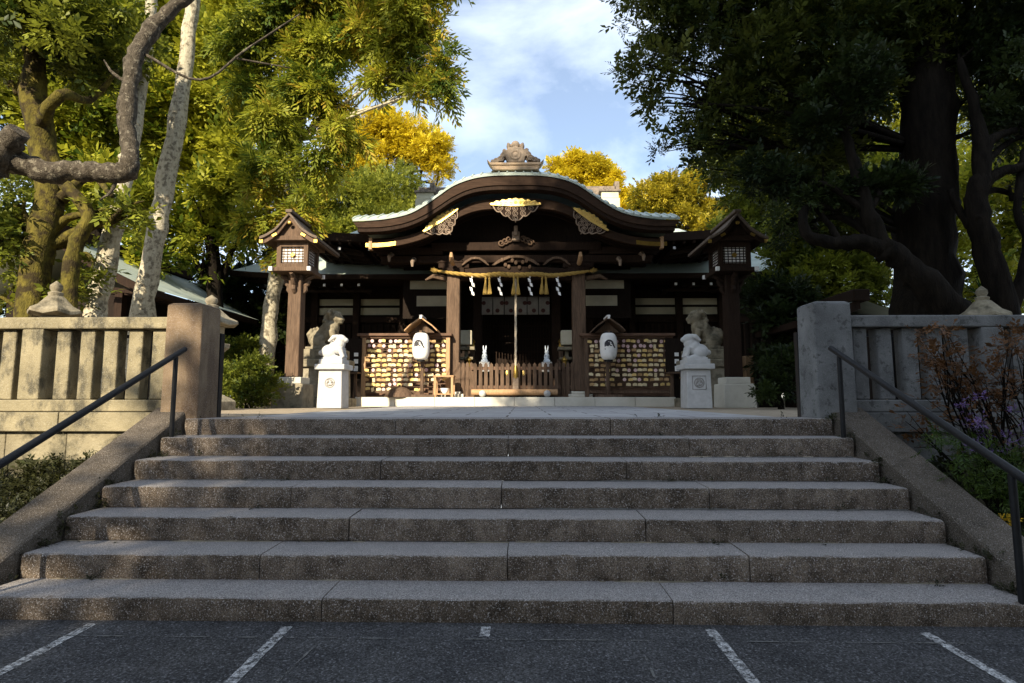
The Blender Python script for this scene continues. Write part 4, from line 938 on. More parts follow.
def komainu(x, side_):
    y = 13.1; f = -1 if side_ == 'left' else 1; zt_ = at(320 if f < 0 else 706, 350, y).z
    p = thing('guardian_pedestal', (x, y, TZ), ('stepped lichen-stained stone pedestal behind the sunlit white pedestal' if f < 0 else 'stepped dark stone pedestal behind the shaded grey pedestal'), 'pedestal', 'lion dog pedestals')
    hgt = zt_ - TZ
    m_ = MB(); m_.box(x - .62, x + .62, y - .45, y + .45, TZ - .02, TZ + .18); m_.build('foot_slab', 'komainu', p, bevel=.02)
    m_ = MB(); m_.box(x - .50, x + .50, y - .36, y + .36, TZ + .182, TZ + hgt * .68, taper=.95); m_.build('shaft', 'toro', p, bevel=.02)
    m_ = MB(); m_.box(x - .56, x + .56, y - .42, y + .42, TZ + hgt * .68 + .002, TZ + hgt * .82); m_.build('cap_slab', 'komainu', p, bevel=.025)
    m_ = MB(); m_.box(x - .46, x + .46, y - .33, y + .33, TZ + hgt * .82 + .002, zt_ - .002); m_.build('top_plinth', 'komainu', p, bevel=.02)
    m_ = MB(); z = zt_; d = -f; X = lambda u: x + d * u; k = 1.0
    m_.box(x - .40, x + .40, y - .24, y + .24, z, z + .06)
    m_.blob((X(-.20), y, z + .25), (.22, .19, .21)); m_.blob((X(.0), y, z + .40), (.20, .17, .30), rot=(0, d * .45, 0)); m_.blob((X(.13), y, z + .52), (.17, .17, .20))
    m_.blob((X(.20), y, z + .76), (.17, .16, .16)); m_.blob((X(.33), y - .02, z + .71), (.09, .10, .07)); m_.blob((X(.32), y - .02, z + .63), (.07, .08, .035)); m_.blob((X(.27), y, z + .83), (.08, .11, .045))
    q_ = random.Random(5)
    for i in range(26):                         # curled mane
        a = q_.uniform(-.2, 2.4); b = q_.uniform(-1, 1); m_.blob((X(.10 - .13 * math.sin(a) * .9), y + .17 * b, z + .62 + .24 * math.cos(a)), (.055, .055, .055), seg=8, rings=6)
    for e in (-1, 1):
        m_.tube([(X(.15), y + e * .12, z + .45), (X(.22), y + e * .13, z + .22), (X(.22), y + e * .13, z + .08)], [.09, .065, .06], 10); m_.blob((X(.27), y + e * .13, z + .08), (.10, .065, .05))
        m_.blob((X(-.14), y + e * .17, z + .19), (.18, .08, .16)); m_.blob((X(.03), y + e * .18, z + .08), (.12, .06, .05)); m_.blob((X(.15), y + e * .13, z + .90), (.04, .03, .05))
    for i in range(5): m_.tube([(X(-.33), y, z + .2), (X(-.36 + .03 * i), y + (i - 2) * .05, z + .36), (X(-.30 + .05 * i), y + (i - 2) * .06, z + .48 + .03 * (i % 3))], [.07, .075, .03], 8)
    o = m_.build('lion_dog_statue', 'komainu', loc=(x, y, z), remesh=.018, smooth=2)
    tag(o, 'old brown stone lion dog sitting behind the sunlit white rabbit' if f < 0 else 'old dark stone lion dog sitting behind the shaded grey rabbit', 'statue', 'stone lion dogs')
komainu(at(325, 380, 13.1).x, 'left'); komainu(at(706, 380, 13.1).x, 'right')

# ------------------------------------------------------------------ tall timber lanterns
def timber_lantern(px, side_):
    y = 12.0; f = -1 if side_ == 'left' else 1; x = at(px, 385, y).x; zz = lambda py: at(px, py, y).z
    t = thing('timber_lantern', (x, y, TZ), ('tall brown timber lantern post with gabled roof, sunlit, behind the bright left pedestal' if f < 0 else 'tall dark timber lantern post with gabled roof, in shade, behind the grey right pedestal'), 'lantern', 'tall timber lanterns')
    wd = 'wood' if f < 0 else 'dwood'  # right twin takes darker timber, so its shade sits in the colour
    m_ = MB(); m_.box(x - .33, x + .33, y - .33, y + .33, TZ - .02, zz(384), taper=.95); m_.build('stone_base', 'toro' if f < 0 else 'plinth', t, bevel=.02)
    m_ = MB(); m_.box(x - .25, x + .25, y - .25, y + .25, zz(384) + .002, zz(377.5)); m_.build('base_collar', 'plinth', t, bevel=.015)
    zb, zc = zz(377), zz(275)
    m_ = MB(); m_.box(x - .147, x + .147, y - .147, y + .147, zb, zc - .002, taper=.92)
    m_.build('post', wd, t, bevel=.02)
    m_ = MB()                                   # flared scrolled brackets carrying the box
    for dx, dy in ((1, 0), (-1, 0), (0, 1), (0, -1)):
        for k in range(3):
            m_.tube([(x + dx * .13, y + dy * .13, zc - .40 + .13 * k), (x + dx * (.18 + .04 * k), y + dy * (.18 + .04 * k), zc - .33 + .13 * k), (x + dx * (.18 + .085 * k), y + dy * (.18 + .085 * k), zc - .22 + .10 * k)], [.045, .055, .04], 8)
    m_.build('scroll_bracket', wd, t, smooth=True)
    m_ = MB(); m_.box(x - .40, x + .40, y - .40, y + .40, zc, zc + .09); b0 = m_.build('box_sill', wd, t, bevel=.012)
    m_ = MB()
    for dx in (-1, 1):
        for dy in (-1, 1): m_.box(x + dx * .40 - .035, x + dx * .40 + .035, y + dy * .42 - .03, y + dy * .42 + .03, zc + .0, zc + .085)
    m_.build('white_corner_tip', 'whitetip', b0)
    z0, z1 = zc + .092, zz(246)
    m_ = MB(); m_.box(x - .27, x + .27, y - .27, y + .27, z0, z1); bx_ = m_.build('lamp_box', 'paper', t)
    m_ = MB()
    for dx in (-1, 1):
        for dy in (-1, 1): m_.box(x + dx * .285 - .045, x + dx * .285 + .045, y + dy * .285 - .045, y + dy * .285 + .045, z0, z1)
    for (ax, ay) in ((0, -1), (1, 0), (-1, 0), (0, 1)):
        for z_, hh in ((z0 + .045, .045), (z1 - .05, .05)):
            if ax: m_.box(x + ax * .285 - .04, x + ax * .285 + .04, y - .238, y + .238, z_ - hh, z_ + hh)
            else: m_.box(x - .238, x + .238, y + ay * .285 - .04, y + ay * .285 + .04, z_ - hh, z_ + hh)
        for i in range(6):
            u = -.2 + i * .08; zv = z0 + .09 + (z1 - z0 - .19) * (i + .5) / 6
            if ax:
                m_.box(x + ax * .272 - .008, x + ax * .272 + .008, y + u - .008, y + u + .008, z0 + .09, z1 - .1); m_.box(x + ax * .276 - .008, x + ax * .276 + .008, y - .238, y + .238, zv - .008, zv + .008)
            else:
                m_.box(x + u - .008, x + u + .008, y + ay * .272 - .008, y + ay * .272 + .008, z0 + .09, z1 - .1); m_.box(x - .238, x + .238, y + ay * .276 - .008, y + ay * .276 + .008, zv - .008, zv + .008)
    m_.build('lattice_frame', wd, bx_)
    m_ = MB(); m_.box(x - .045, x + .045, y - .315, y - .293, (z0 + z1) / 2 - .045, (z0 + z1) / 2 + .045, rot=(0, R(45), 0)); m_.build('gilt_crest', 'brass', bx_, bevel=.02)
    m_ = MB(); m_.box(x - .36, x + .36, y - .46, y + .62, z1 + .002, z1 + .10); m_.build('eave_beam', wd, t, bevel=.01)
    zr, ze = at(px, 212, y - .58).z, at(px, 236, y - .58).z; hw = .60; y0, y1 = y - .58, y + .92
    cv = spline([Vector((-hw, ze, 0)), Vector((-.46, ze + .06, 0)), Vector((-.26, ze + .20, 0)), Vector((-.09, zr - .10, 0)), Vector((0, zr, 0))], 4); cv = [(v.x, v.y) for v in cv]; cv = cv + [(-a, b) for a, b in reversed(cv[:-1])]
    m_ = MB(); m_.strip([(x + a, b + .0) for a, b in cv], [(x + a, b - .06) for a, b in cv], y0, y1); rf = m_.build('roof', 'bark_roof', t, bevel=.006)
    m_ = MB(); m_.strip([(x + a * .97, b - .062) for a, b in cv], [(x + a * .93, b - .15) for a, b in cv], y0 + .05, y0 + .10); m_.build('barge_board', wd, rf, bevel=.005)
    m_ = MB(); m_.strip([(x + a * .97, b - .062) for a, b in cv], [(x + a * .97, b - .09) for a, b in cv], y0 + .101, y1 - .02); m_.build('roof_lining', wd, rf)
    m_ = MB(); m_.prism([(x - .3, ze - .03), (x + .3, ze - .03), (x + .1, zr - .22), (x, zr - .13), (x - .1, zr - .22)], y - .42, y - .39); m_.build('gable_panel', wd, t)
    m_ = MB(); m_.box(x - .07, x + .07, y0 - .02, y1 + .02, zr - .01, zr + .06); m_.build('roof_ridge', 'bark_roof', rf, bevel=.015)
    m_ = MB(); m_.blob((x, y0 + .04, zr - .21), (.045, .02, .04), seg=10, rings=6)
    for s_ in (-1, 1): m_.box(x + s_ * .30 - .05, x + s_ * .30 + .05, y0 + .03, y0 + .045, ze + .015, ze + .065, rot=(0, s_ * .5, 0)); m_.box(x + s_ * .57 - .04, x + s_ * .57 + .03, y0 + .03, y0 + .045, ze - .13, ze - .06)
    m_.build('gilt_fitting', 'brass', rf)
timber_lantern(293.5, 'left'); timber_lantern(734, 'right')

# ------------------------------------------------------------------ stone lanterns
def stone_lantern(x, y, ztop, hw, label, mt='komainu'):
    t = thing('stone_lantern', (x, y, TZ), label, 'lantern', 'old stone lanterns')
    H = ztop - TZ; z = lambda f: TZ + H * f
    m_ = MB(); m_.lathe([(hw * 1.0, -.02), (hw * 1.0, H * .07), (hw * .8, H * .10), (hw * .5, H * .13)], (x, y, TZ), 6, .26); m_.build('foot', mt, t, bevel=.012)
    m_ = MB(); m_.lathe([(hw * .40, H * .131), (hw * .36, H * .28), (hw * .42, H * .30), (hw * .36, H * .32), (hw * .38, H * .47)], (x, y, TZ), 20); m_.build('shaft', mt, t, smooth=True)
    m_ = MB(); m_.lathe([(hw * .40, H * .471), (hw * .70, H * .53), (hw * .72, H * .57)], (x, y, TZ), 6, .26); m_.build('platform', mt, t, bevel=.012)
    m_ = MB(); m_.lathe([(hw * .5, H * .571), (hw * .5, H * .72)], (x, y, TZ), 6, .26); fb = m_.build('fire_box', mt, t, bevel=.01)
    m_ = MB(); m_.box(x - hw * .2, x + hw * .2, y - hw * .5, y - hw * .40, z(.60), z(.69)); m_.build('window_opening', 'void', fb)
    m_ = MB(); vs = []; rows = []
    for r, zz_, up in ((.0001, .90, 0), (.32, .875, 0), (.66, .80, .004), (.95, .752, .022), (.97, .725, .022), (.5, .722, 0), (.0001, .722, 0)):
        rows.append([Vector((x + hw * r * (1.0 if k % 2 == 0 else .88) * math.cos(.26 + k * PI / 6), y + hw * r * (1.0 if k % 2 == 0 else .88) * math.sin(.26 + k * PI / 6), z(zz_ + (up if k % 2 == 0 else 0)))) for k in range(13)])
    m_.grid(rows); m_.build('roof', mt, t, bevel=.01)
    m_ = MB(); m_.lathe([(hw * .24, H * .88), (hw * .27, H * .905), (hw * .16, H * .915), (hw * .22, H * .94), (hw * .21, H * .965), (hw * .10, H * .985), (.008, H)], (x, y, TZ), 18); m_.build('jewel', mt, t, smooth=True)
q = at(57, 281, 8.2); stone_lantern(q.x, 8.2, q.z, .36, 'mossy brown stone lantern whose roof shows above the left fence rail')
q = at(212, 295, 9.2); stone_lantern(q.x, 9.2, q.z, .44, 'pale sunlit stone lantern half hidden behind the brownish left pillar', 'toro')
q = at(981, 286, 8.0); stone_lantern(q.x, 8.0, q.z, .32, 'dim stone lantern whose roof shows above the right fence rail', 'komainu')
m_ = MB(); q = at(748.5, 378, 13.0); m_.box(q.x - .09, q.x + .09, 12.9, 13.1, TZ + .45, at(748, 356, 13).z); 
pst = thing('sign_post', (q.x, 13, TZ), 'short orange-brown timber post on a stone block behind the right lantern', 'post'); m_.build('post', 'lwood', pst, bevel=.01)
m_ = MB(); m_.box(q.x - .16, q.x + .16, 12.84, 13.16, TZ - .02, TZ + .449, taper=.85); m_.build('stone_foot', 'plinth', pst, bevel=.02)

# ------------------------------------------------------------------ side buildings
def side_building(name, label, xe, xr, ze, zr, y0, y1, wx):
    b = thing(name, ((xe + xr) / 2, (y0 + y1) / 2, TZ), label, 'building'); s_ = 1 if xe > xr else -1
    m_ = MB(); rows = [[Vector((xe + (xr - xe) * t, y, ze + (zr - ze) * (t * .75 + .25 * t * t) - (.0 if 0 < k < 8 else .0))) for t in [i / 8 for i in range(9)]] for k, y in enumerate([y0 + (y1 - y0) * j / 8 for j in range(9)])]
    m_.grid(rows); m_.grid([[Vector((2 * xr - p.x, p.y, p.z)) for p in r] for r in rows]); rf = m_.build('roof', 'copper', b, smooth=True)
    m_ = MB(); m_.box(min(xe, xe - s_ * .12), max(xe, xe - s_ * .12), y0, y1, ze - .14, ze - .015)
    for y in (y0 + .02, y1 - .10):
        m_.strip([(xe + (xr - xe) * t, ze + (zr - ze) * (t * .75 + .25 * t * t) - .015) for t in (0, .25, .5, .75, 1)], [(xe + (xr - xe) * t, ze + (zr - ze) * (t * .75 + .25 * t * t) - .20) for t in (0, .25, .5, .75, 1)], y, y + .08)
    m_.build('eave_edge', 'dwood', rf)
    m_ = MB(); m_.box(xr - .16, xr + .16, y0 - .05, y1 + .05, zr - .05, zr + .18); m_.build('ridge', 'dwood', rf, bevel=.02)
    m_ = MB()
    for j in range(int((y1 - y0) / .4)):
        y = y0 + .2 + j * .4; m_.bar((xe - s_ * .05, y, ze - .10), (xe - s_ * 1.2, y, ze + .02), .07, .09)
    m_.build('rafter_row', 'dwood', b)
    w0, w1 = sorted((wx, 2 * xr - wx)); m_ = MB(); m_.box(w0, w1, y0 + .6, y1 - .6, TZ - .02, ze + .05); m_.build('wall', 'void', b)
    for j in range(5):
        y = y0 + .6 + (y1 - y0 - 1.2) * j / 4; m_ = MB(); m_.box(wx - .08, wx + .08, y - .08, y + .08, TZ - .02, ze); m_.build('wall_post', 'dwood', b)
    m_ = MB(); m_.box(wx - .02 * s_ - .02, wx + .02 * s_ + .02, y0 + .7, y1 - .7, TZ + 1.5, TZ + 1.9); m_.build('plaster_band', 'plaster', b)
    return b
side_building('side_hall', 'low timber hall with a long green copper roof behind the left stone fence', -7.55, -9.75, 3.48, 4.72, 11.4, 16.4, -8.5)
side_building('small_sanctuary', 'small sanctuary with pale copper roof half hidden behind the right pillar', 5.5, 6.7, 2.72, 3.12, 11.0, 13.2, 6.0)
# ------------------------------------------------------------------ vegetation
def tmpl_sprig(nleaf, L_, wd, seed, spread=1.0):
    """a twig of folded leaves, axis +X, unit length"""
    q = np.random.default_rng(seed); V = []; F = []; T = []
    for i in range(nleaf):
        t = (i + .6) / nleaf; base = np.array([t * .85, 0, -.12 * t * t]); s_ = 1 if i % 2 else -1
        a = q.uniform(.5, 1.1) * spread * s_; el = q.uniform(-.45, .35)
        if i == nleaf - 1: a *= .2
        d = np.array([math.cos(a) * math.cos(el), math.sin(a) * math.cos(el), math.sin(el)])
        up = np.array([q.uniform(-.5, .5), q.uniform(-.5, .5), 1.0]); k = np.cross(d, up); k /= np.linalg.norm(k); u = np.cross(k, d)
        l = L_ * q.uniform(.75, 1.2); b = len(V)
        V += [base, base + d * l * .5 + k * wd * l * .5 + u * l * .07, base + d * l, base + d * l * .5 - k * wd * l * .5 + u * l * .07]
        F += [(b, b + 1, b + 2), (b, b + 2, b + 3)]; T += [i, i]
    return np.array(V), np.array(F), np.array(T)
def tmpl_cedar(seed, n=11):
    """drooping feathery spray of narrow needles"""
    q = np.random.default_rng(seed); V = []; F = []; T = []
    for i in range(n):
        t = i / (n - 1); base = np.array([t * .8, 0, -.22 * t * t]); s_ = 1 if i % 2 else -1
        a = (.75 - .35 * t) * s_ * q.uniform(.7, 1.25); el = q.uniform(-.35, .3)
        d = np.array([math.cos(a) * math.cos(el), math.sin(a) * math.cos(el), math.sin(el) - .25 * t]); d /= np.linalg.norm(d)
        k = np.cross(d, [q.uniform(-.6, .6), q.uniform(-.6, .6), 1]); k /= np.linalg.norm(k); l = .42 * (1 - .4 * t) * q.uniform(.8, 1.2); wd = .085; b = len(V)
        V += [base - k * wd * .3, base + d * l * .5 + k * wd * .5, base + d * l, base + d * l * .5 - k * wd * .5]; F += [(b, b + 1, b + 2), (b, b + 2, b + 3)]; T += [i, i]
    return np.array(V), np.array(F), np.array(T)
TS = [tmpl_sprig(7, .42, .50, 1), tmpl_sprig(8, .36, .46, 2), tmpl_sprig(6, .46, .55, 3)]
TC = [tmpl_cedar(4), tmpl_cedar(5), tmpl_cedar(6)]
TP = [tmpl_sprig(9, .30, .30, 8, .8), tmpl_sprig(8, .34, .26, 9, .8)]

def foliage(name, mt, parent, clumps, n, size, temps=TS, seed=0, sub=9, subr=.42, shell=.42, up=.25, droop=0., tint_c=.35, hollow=.55, flat=1.0, origin=None):
    """leaf sprays through clumps: each clump breaks into smaller tufts so the outline is uneven and light shows through"""
    q = np.random.default_rng(seed); o = np.array(origin if origin is not None else (wloc(parent) if parent else (0, 0, 0)))
    C0 = []; R0 = []
    for c in clumps:
        c3 = np.array(c[:3], float); r = np.array(c[3], float) * np.array([1, 1, flat]) if np.isscalar(c[3]) else np.array(c[3], float)
        k = max(3, int(sub * (float(np.mean(r)) / .8) ** 1.2)) if np.mean(r) > .4 else 4
        k = min(k, 40)
        d = q.normal(size=(k, 3)); d /= np.linalg.norm(d, axis=1)[:, None]
        C0.append(c3 + d * r * (hollow + (1 - hollow) * q.random((k, 1))) * .9); R0.append(np.repeat(np.mean(r) * subr * q.uniform(.6, 1.25, (k, 1)), 3, 1) * np.array([1.15, 1.15, .8]))
    C0 = np.concatenate(C0); R0 = np.concatenate(R0); wgt = R0[:, 0] ** 2; wgt /= wgt.sum()
    idx = q.choice(len(C0), n, p=wgt); d = q.normal(size=(n, 3)); d /= np.linalg.norm(d, axis=1)[:, None]
    P = C0[idx] + d * R0[idx] * (q.random((n, 1)) ** shell)
    ax = d * .9 + q.normal(size=(n, 3)) * .45 + np.array([0, 0, up - droop]); ax /= np.linalg.norm(ax, axis=1)[:, None]
    ref = q.normal(size=(n, 3)) * .35 + np.array([0, 0, 1.0]); sd_ = np.cross(ref, ax); sd_ /= np.linalg.norm(sd_, axis=1)[:, None] + 1e-9; nm = np.cross(ax, sd_)
    sc = size * q.uniform(.45, 1.45, n); ctint = q.random(len(C0))
    tin = np.clip(.5 + (ctint[idx] - .5) * tint_c * 2 + q.normal(0, .13, n), 0, 1)
    VV = []; FF = []; TT = []; off = 0; which = q.integers(0, len(temps), n)
    for ti, (V, F, T) in enumerate(temps):
        m_ = np.where(which == ti)[0]
        if not len(m_): continue
        W = P[m_][:, None, :] + sc[m_][:, None, None] * (V[None, :, 0:1] * ax[m_][:, None, :] + V[None, :, 1:2] * sd_[m_][:, None, :] + V[None, :, 2:3] * nm[m_][:, None, :])
        nv = len(V); VV.append(W.reshape(-1, 3)); FF.append((F[None] + (np.arange(len(m_)) * nv)[:, None, None] + off).reshape(-1, 3)); off += len(m_) * nv
        TT.append((np.repeat(tin[m_], len(F)).reshape(len(m_), len(F)) + q.normal(0, .10, (len(m_), T.max() + 1))[:, T]).reshape(-1))
    V = np.concatenate(VV) - o; F = np.concatenate(FF); T = np.clip(np.concatenate(TT), 0, 1)
    me = bpy.data.meshes.new(name); me.vertices.add(len(V)); me.vertices.foreach_set('co', V.astype(np.float32).ravel())
    me.loops.add(len(F) * 3); me.loops.foreach_set('vertex_index', F.astype(np.int32).ravel()); me.polygons.add(len(F))
    me.polygons.foreach_set('loop_start', (np.arange(len(F)) * 3).astype(np.int32)); me.polygons.foreach_set('loop_total', np.full(len(F), 3, np.int32))
    me.update(calc_edges=True); a = me.attributes.new('tint', 'FLOAT', 'FACE'); a.data.foreach_set('value', T.astype(np.float32))
    me.materials.append(M[mt]); ob = bpy.data.objects.new(name, me); C.objects.link(ob)
    if parent: ob.parent = parent
    elif origin is not None: ob.location = origin
    return ob

def wood_mesh(name, mt, parent, paths, seed=0, seg=14, lump=.20):
    """paths: lists of (x, y, z, r); smoothed, with knobbly bark"""
    q = random.Random(seed); m_ = MB()
    for p in paths:
        P = spline([Vector((a, b, c)) for a, b, c, r in p], 5); rr = []
        for i in range(len(p) - 1):
            for k in range(5): rr.append(p[i][3] + (p[i + 1][3] - p[i][3]) * k / 5)
        rr.append(p[-1][3]); P = [v + Vector((q.gauss(0, 1), q.gauss(0, 1), q.gauss(0, 1))) * (min(rr[i] * .09, .016) if 0 < i < len(P) - 1 else 0) for i, v in enumerate(P)]
        m_.tube(P, [rad * (1 + q.gauss(0, .05 if rad < .25 else .015)) for rad in rr], seg if p[0][3] > .08 else 7, lump=lump, rng=q)
        if p[0][3] > .12 and mt != 'barkgrey':
            for k in range(int(len(P) * .7)):
                i = q.randrange(1, len(P) - 1); d = Vector((q.gauss(0, 1), q.gauss(0, 1), q.gauss(0, 1))).normalized(); m_.blob(P[i] + d * rr[i] * .78, rr[i] * q.uniform(.2, .42) * min(1, .16 / rr[i]), seg=8, rings=6)
    return m_.build(name, mt, parent, smooth=2)

def limbs(trunk, clumps, seed=0, r0=.10, frac=.9):
    """a bough from the trunk to each clump with a couple of forks"""
    q = random.Random(seed); res = []
    for c in clumps:
        c3 = Vector(c[:3]); best = None
        for x, y, z, r in trunk:
            d = (Vector((x, y, z)) - c3).length + max(0, z - c3.z + .2) * 1.6
            if best is None or d < best[0]: best = (d, Vector((x, y, z)), r)
        a = best[1]; r = min(best[2] * .5, r0); e = a + (c3 - a) * frac; mid = a + (c3 - a) * .5 + Vector((q.uniform(-.2, .2), q.uniform(-.2, .2), q.uniform(.0, .35)))
        res.append([(*a, r), (*mid, r * .7), (*e, r * .3)])
        for k in range(3):
            f = c3 + Vector((q.uniform(-1, 1), q.uniform(-1, 1), q.uniform(-.3, 1))) * (c[3] if np.isscalar(c[3]) else c[3][0]) * .75
            res.append([(*(a + (e - a) * .72), r * .42), (*((a + (e - a) * .72) * .5 + f * .5 + Vector((0, 0, .12))), r * .28), (*f, r * .1)])
    return res

def tree(name, label, trunk, clumps, n, size, leaf, bark, cat='tree', group=None, extra=(), seed=0, limb_r=.10, **kw):
    t = thing(name, trunk[0][:3], label, cat, group)
    wood_mesh('trunk', bark, t, [trunk] + list(extra) + limbs(trunk, clumps, seed, limb_r), seed)
    foliage('crown', leaf, t, clumps, n, size, seed=seed, **kw)
    return t
def A(px, py, Y, r=None):
    q = at(px, py, Y); return (q.x, q.y, q.z) if r is None else (q.x, q.y, q.z, r)

# --- left, near: mossy forked tree behind the fence
tr = [A(30, 400, 9.0, .30), A(30, 330, 9.0, .215), A(38, 250, 9.0, .215), A(50, 190, 9.0, .20), A(38, 120, 9.0, .20), A(34, 50, 9.0, .15), A(42, -30, 9.0, .09)]
fork = [A(66, 400, 8.9, .11), A(68, 320, 8.9, .11), A(74, 250, 8.9, .11), A(88, 215, 8.95, .10), A(66, 185, 9.0, .10)]
lim = [[A(38, 130, 9.0, .11), A(60, 95, 8.5, .09), A(90, 100, 9.2, .06), A(118, 70, 9.2, .03)], [A(60, 200, 9.0, .10), A(90, 175, 9.2, .07), A(112, 196, 8.7, .03)]]
cl = [A(20, 15, 8.2, .75), A(75, 25, 9.2, .8), A(125, 40, 9.4, .6), A(85, 62, 9.4, .5), A(5, 80, 9.2, .5), 
      A(108, 214, 9.2, .30), A(10, 205, 8.9, .42), A(140, 215, 9.2, .3), A(30, -30, 9.0, 1.0), A(10, 250, 9.0, .5), A(95, 262, 9.4, .3), A(88, 292, 9.4, .36), A(15, 300, 9.2, .4)]
tree('mossy_tree', 'moss covered yellowish trunk forking low behind the left end of the stone fence', tr, cl, 4600, .25, 'lf_olive', 'barkmoss', extra=[fork] + lim, seed=1)
# --- left, nearest: sawn limb with an elbow
tr = [A(-95, 470, 6.2, .28), A(-80, 330, 6.2, .25), A(-50, 215, 6.2, .21), A(-12, 160, 6.3, .19), A(22, 164, 6.4, .13), A(48, 172, 6.45, .135), A(72, 170, 6.5, .115), A(98, 173, 6.55, .12), A(124, 173, 6.6, .115), A(131, 160, 6.6, .105), A(128, 138, 6.65, .09), A(128, 108, 6.7, .10), A(130, 84, 6.75, .085), A(135, 58, 6.8, .10), A(150, 30, 6.9, .095), A(172, 8, 7.0, .085), A(200, -22, 7.1, .075), A(235, -140, 7.1, .065), A(245, -300, 7.1, .05)]
stump = [A(-10, 172, 6.3, .16), A(4, 150, 6.25, .14), A(19, 131, 6.2, .115)]
t = tree('elbow_tree', 'rough limb with a sawn stump bending up at an elbow, far left', tr, [A(250, -330, 7.2, .8), A(200, -420, 7.2, .9)], 1200, .17, 'lf_olive', 'barkgrey', extra=[stump, [A(120, 168, 6.6, .03), A(112, 190, 6.6, .02), A(100, 200, 6.6, .01)], [A(126, 82, 6.75, .03), A(112, 72, 6.7, .018), A(104, 60, 6.7, .008)], [A(140, 52, 6.85, .022), A(200, 80, 7.0, .018), A(245, 50, 7.2, .014), A(300, 14, 7.4, .009)], [A(235, 58, 7.2, .016), A(290, 68, 7.4, .008)]], seed=2)
m_ = MB(); c_ = at(19, 131, 6.2); d_ = (at(19, 131, 6.2) - at(4, 150, 6.25)).normalized(); m_.tube([c_, c_ + d_ * .006], .108, 18); m_.build('sawn_face', 'barkgrey', t)
# --- two pale leaning trunks
tr = [A(94, 408, 9.6, .19), A(97, 315, 9.6, .17), A(112, 240, 9.7, .155), A(126, 175, 9.8, .14), A(140, 95, 9.9, .12), A(150, 20, 10, .10), A(158, -60, 10.1, .09), A(165, -260, 10.1, .06)]
cl = [A(150, -300, 10, 1.0), A(180, -380, 10.2, .9)]
tree('leaning_tree', 'pale lichen-patched trunk leaning right, the left one of the leaning pair', tr, cl, 2000, .20, 'lf_bright', 'barkpale', group='pale leaning trunks', seed=3)
tr = [A(137, 408, 11.2, .21), A(141, 315, 11.2, .19), A(158, 230, 11.2, .175), A(172, 150, 11.2, .16), A(184, 75, 11.2, .14), A(193, 0, 11.2, .125), A(203, -80, 11.2, .10), A(215, -320, 11.2, .06)]
cl = [A(205, -350, 11.2, 1.098), A(250, -420, 9.3, .9)]
tree('leaning_tree', 'pale sunlit trunk leaning right, the brighter right one of the leaning pair', tr, cl, 1800, .20, 'lf_bright', 'barkpale', group='pale leaning trunks', seed=4)
# --- cedar with hanging feathery sprays beside the left lantern
tr = [A(260, 405, 13.4, .24), A(267, 350, 13.4, .20), A(275, 280, 13.4, .17), A(286, 215, 13.4, .155), A(298, 140, 13.4, .14), A(308, 60, 13.4, .12), A(316, -40, 13.4, .09), A(322, -160, 13.4, .04)]
cl = [A(418, 18, 12.6, .62), A(440, 55, 12.4, .42), A(444, 84, 12.3, .30), A(400, 55, 12.6, .5), A(424, 92, 12.4, .22), A(380, 85, 12.8, .32), A(370, 25, 12.9, .6), A(330, 35, 13, .7), A(330, 95, 12.9, .55), A(345, 128, 12.9, .42), A(300, 70, 12.8, .6),
      A(280, 120, 12.8, .55), A(318, 160, 12.8, .42), A(268, 170, 12.7, .5), A(300, 205, 12.7, .40), A(262, 215, 12.8, .5), A(240, 90, 13, .5), A(255, 40, 13, .6), A(290, 5, 13, .8), A(350, -20, 13, .9), A(420, -30, 12.6, .8), A(285, 240, 12.9, .36)]
tree('cedar_tree', 'tall cedar with drooping feathery sprays behind the sunlit timber lantern', tr, cl, 11000, .50, 'lf_cedar', 'barkpale', limb_r=.045, extra=[[A(306, 60, 13.4, .05), A(360, 25, 13, .03), A(420, 40, 12.6, .02), A(445, 70, 12.4, .01)]], temps=TC, droop=.75, seed=5, sub=8, subr=.46, shell=.55, tint_c=.5)
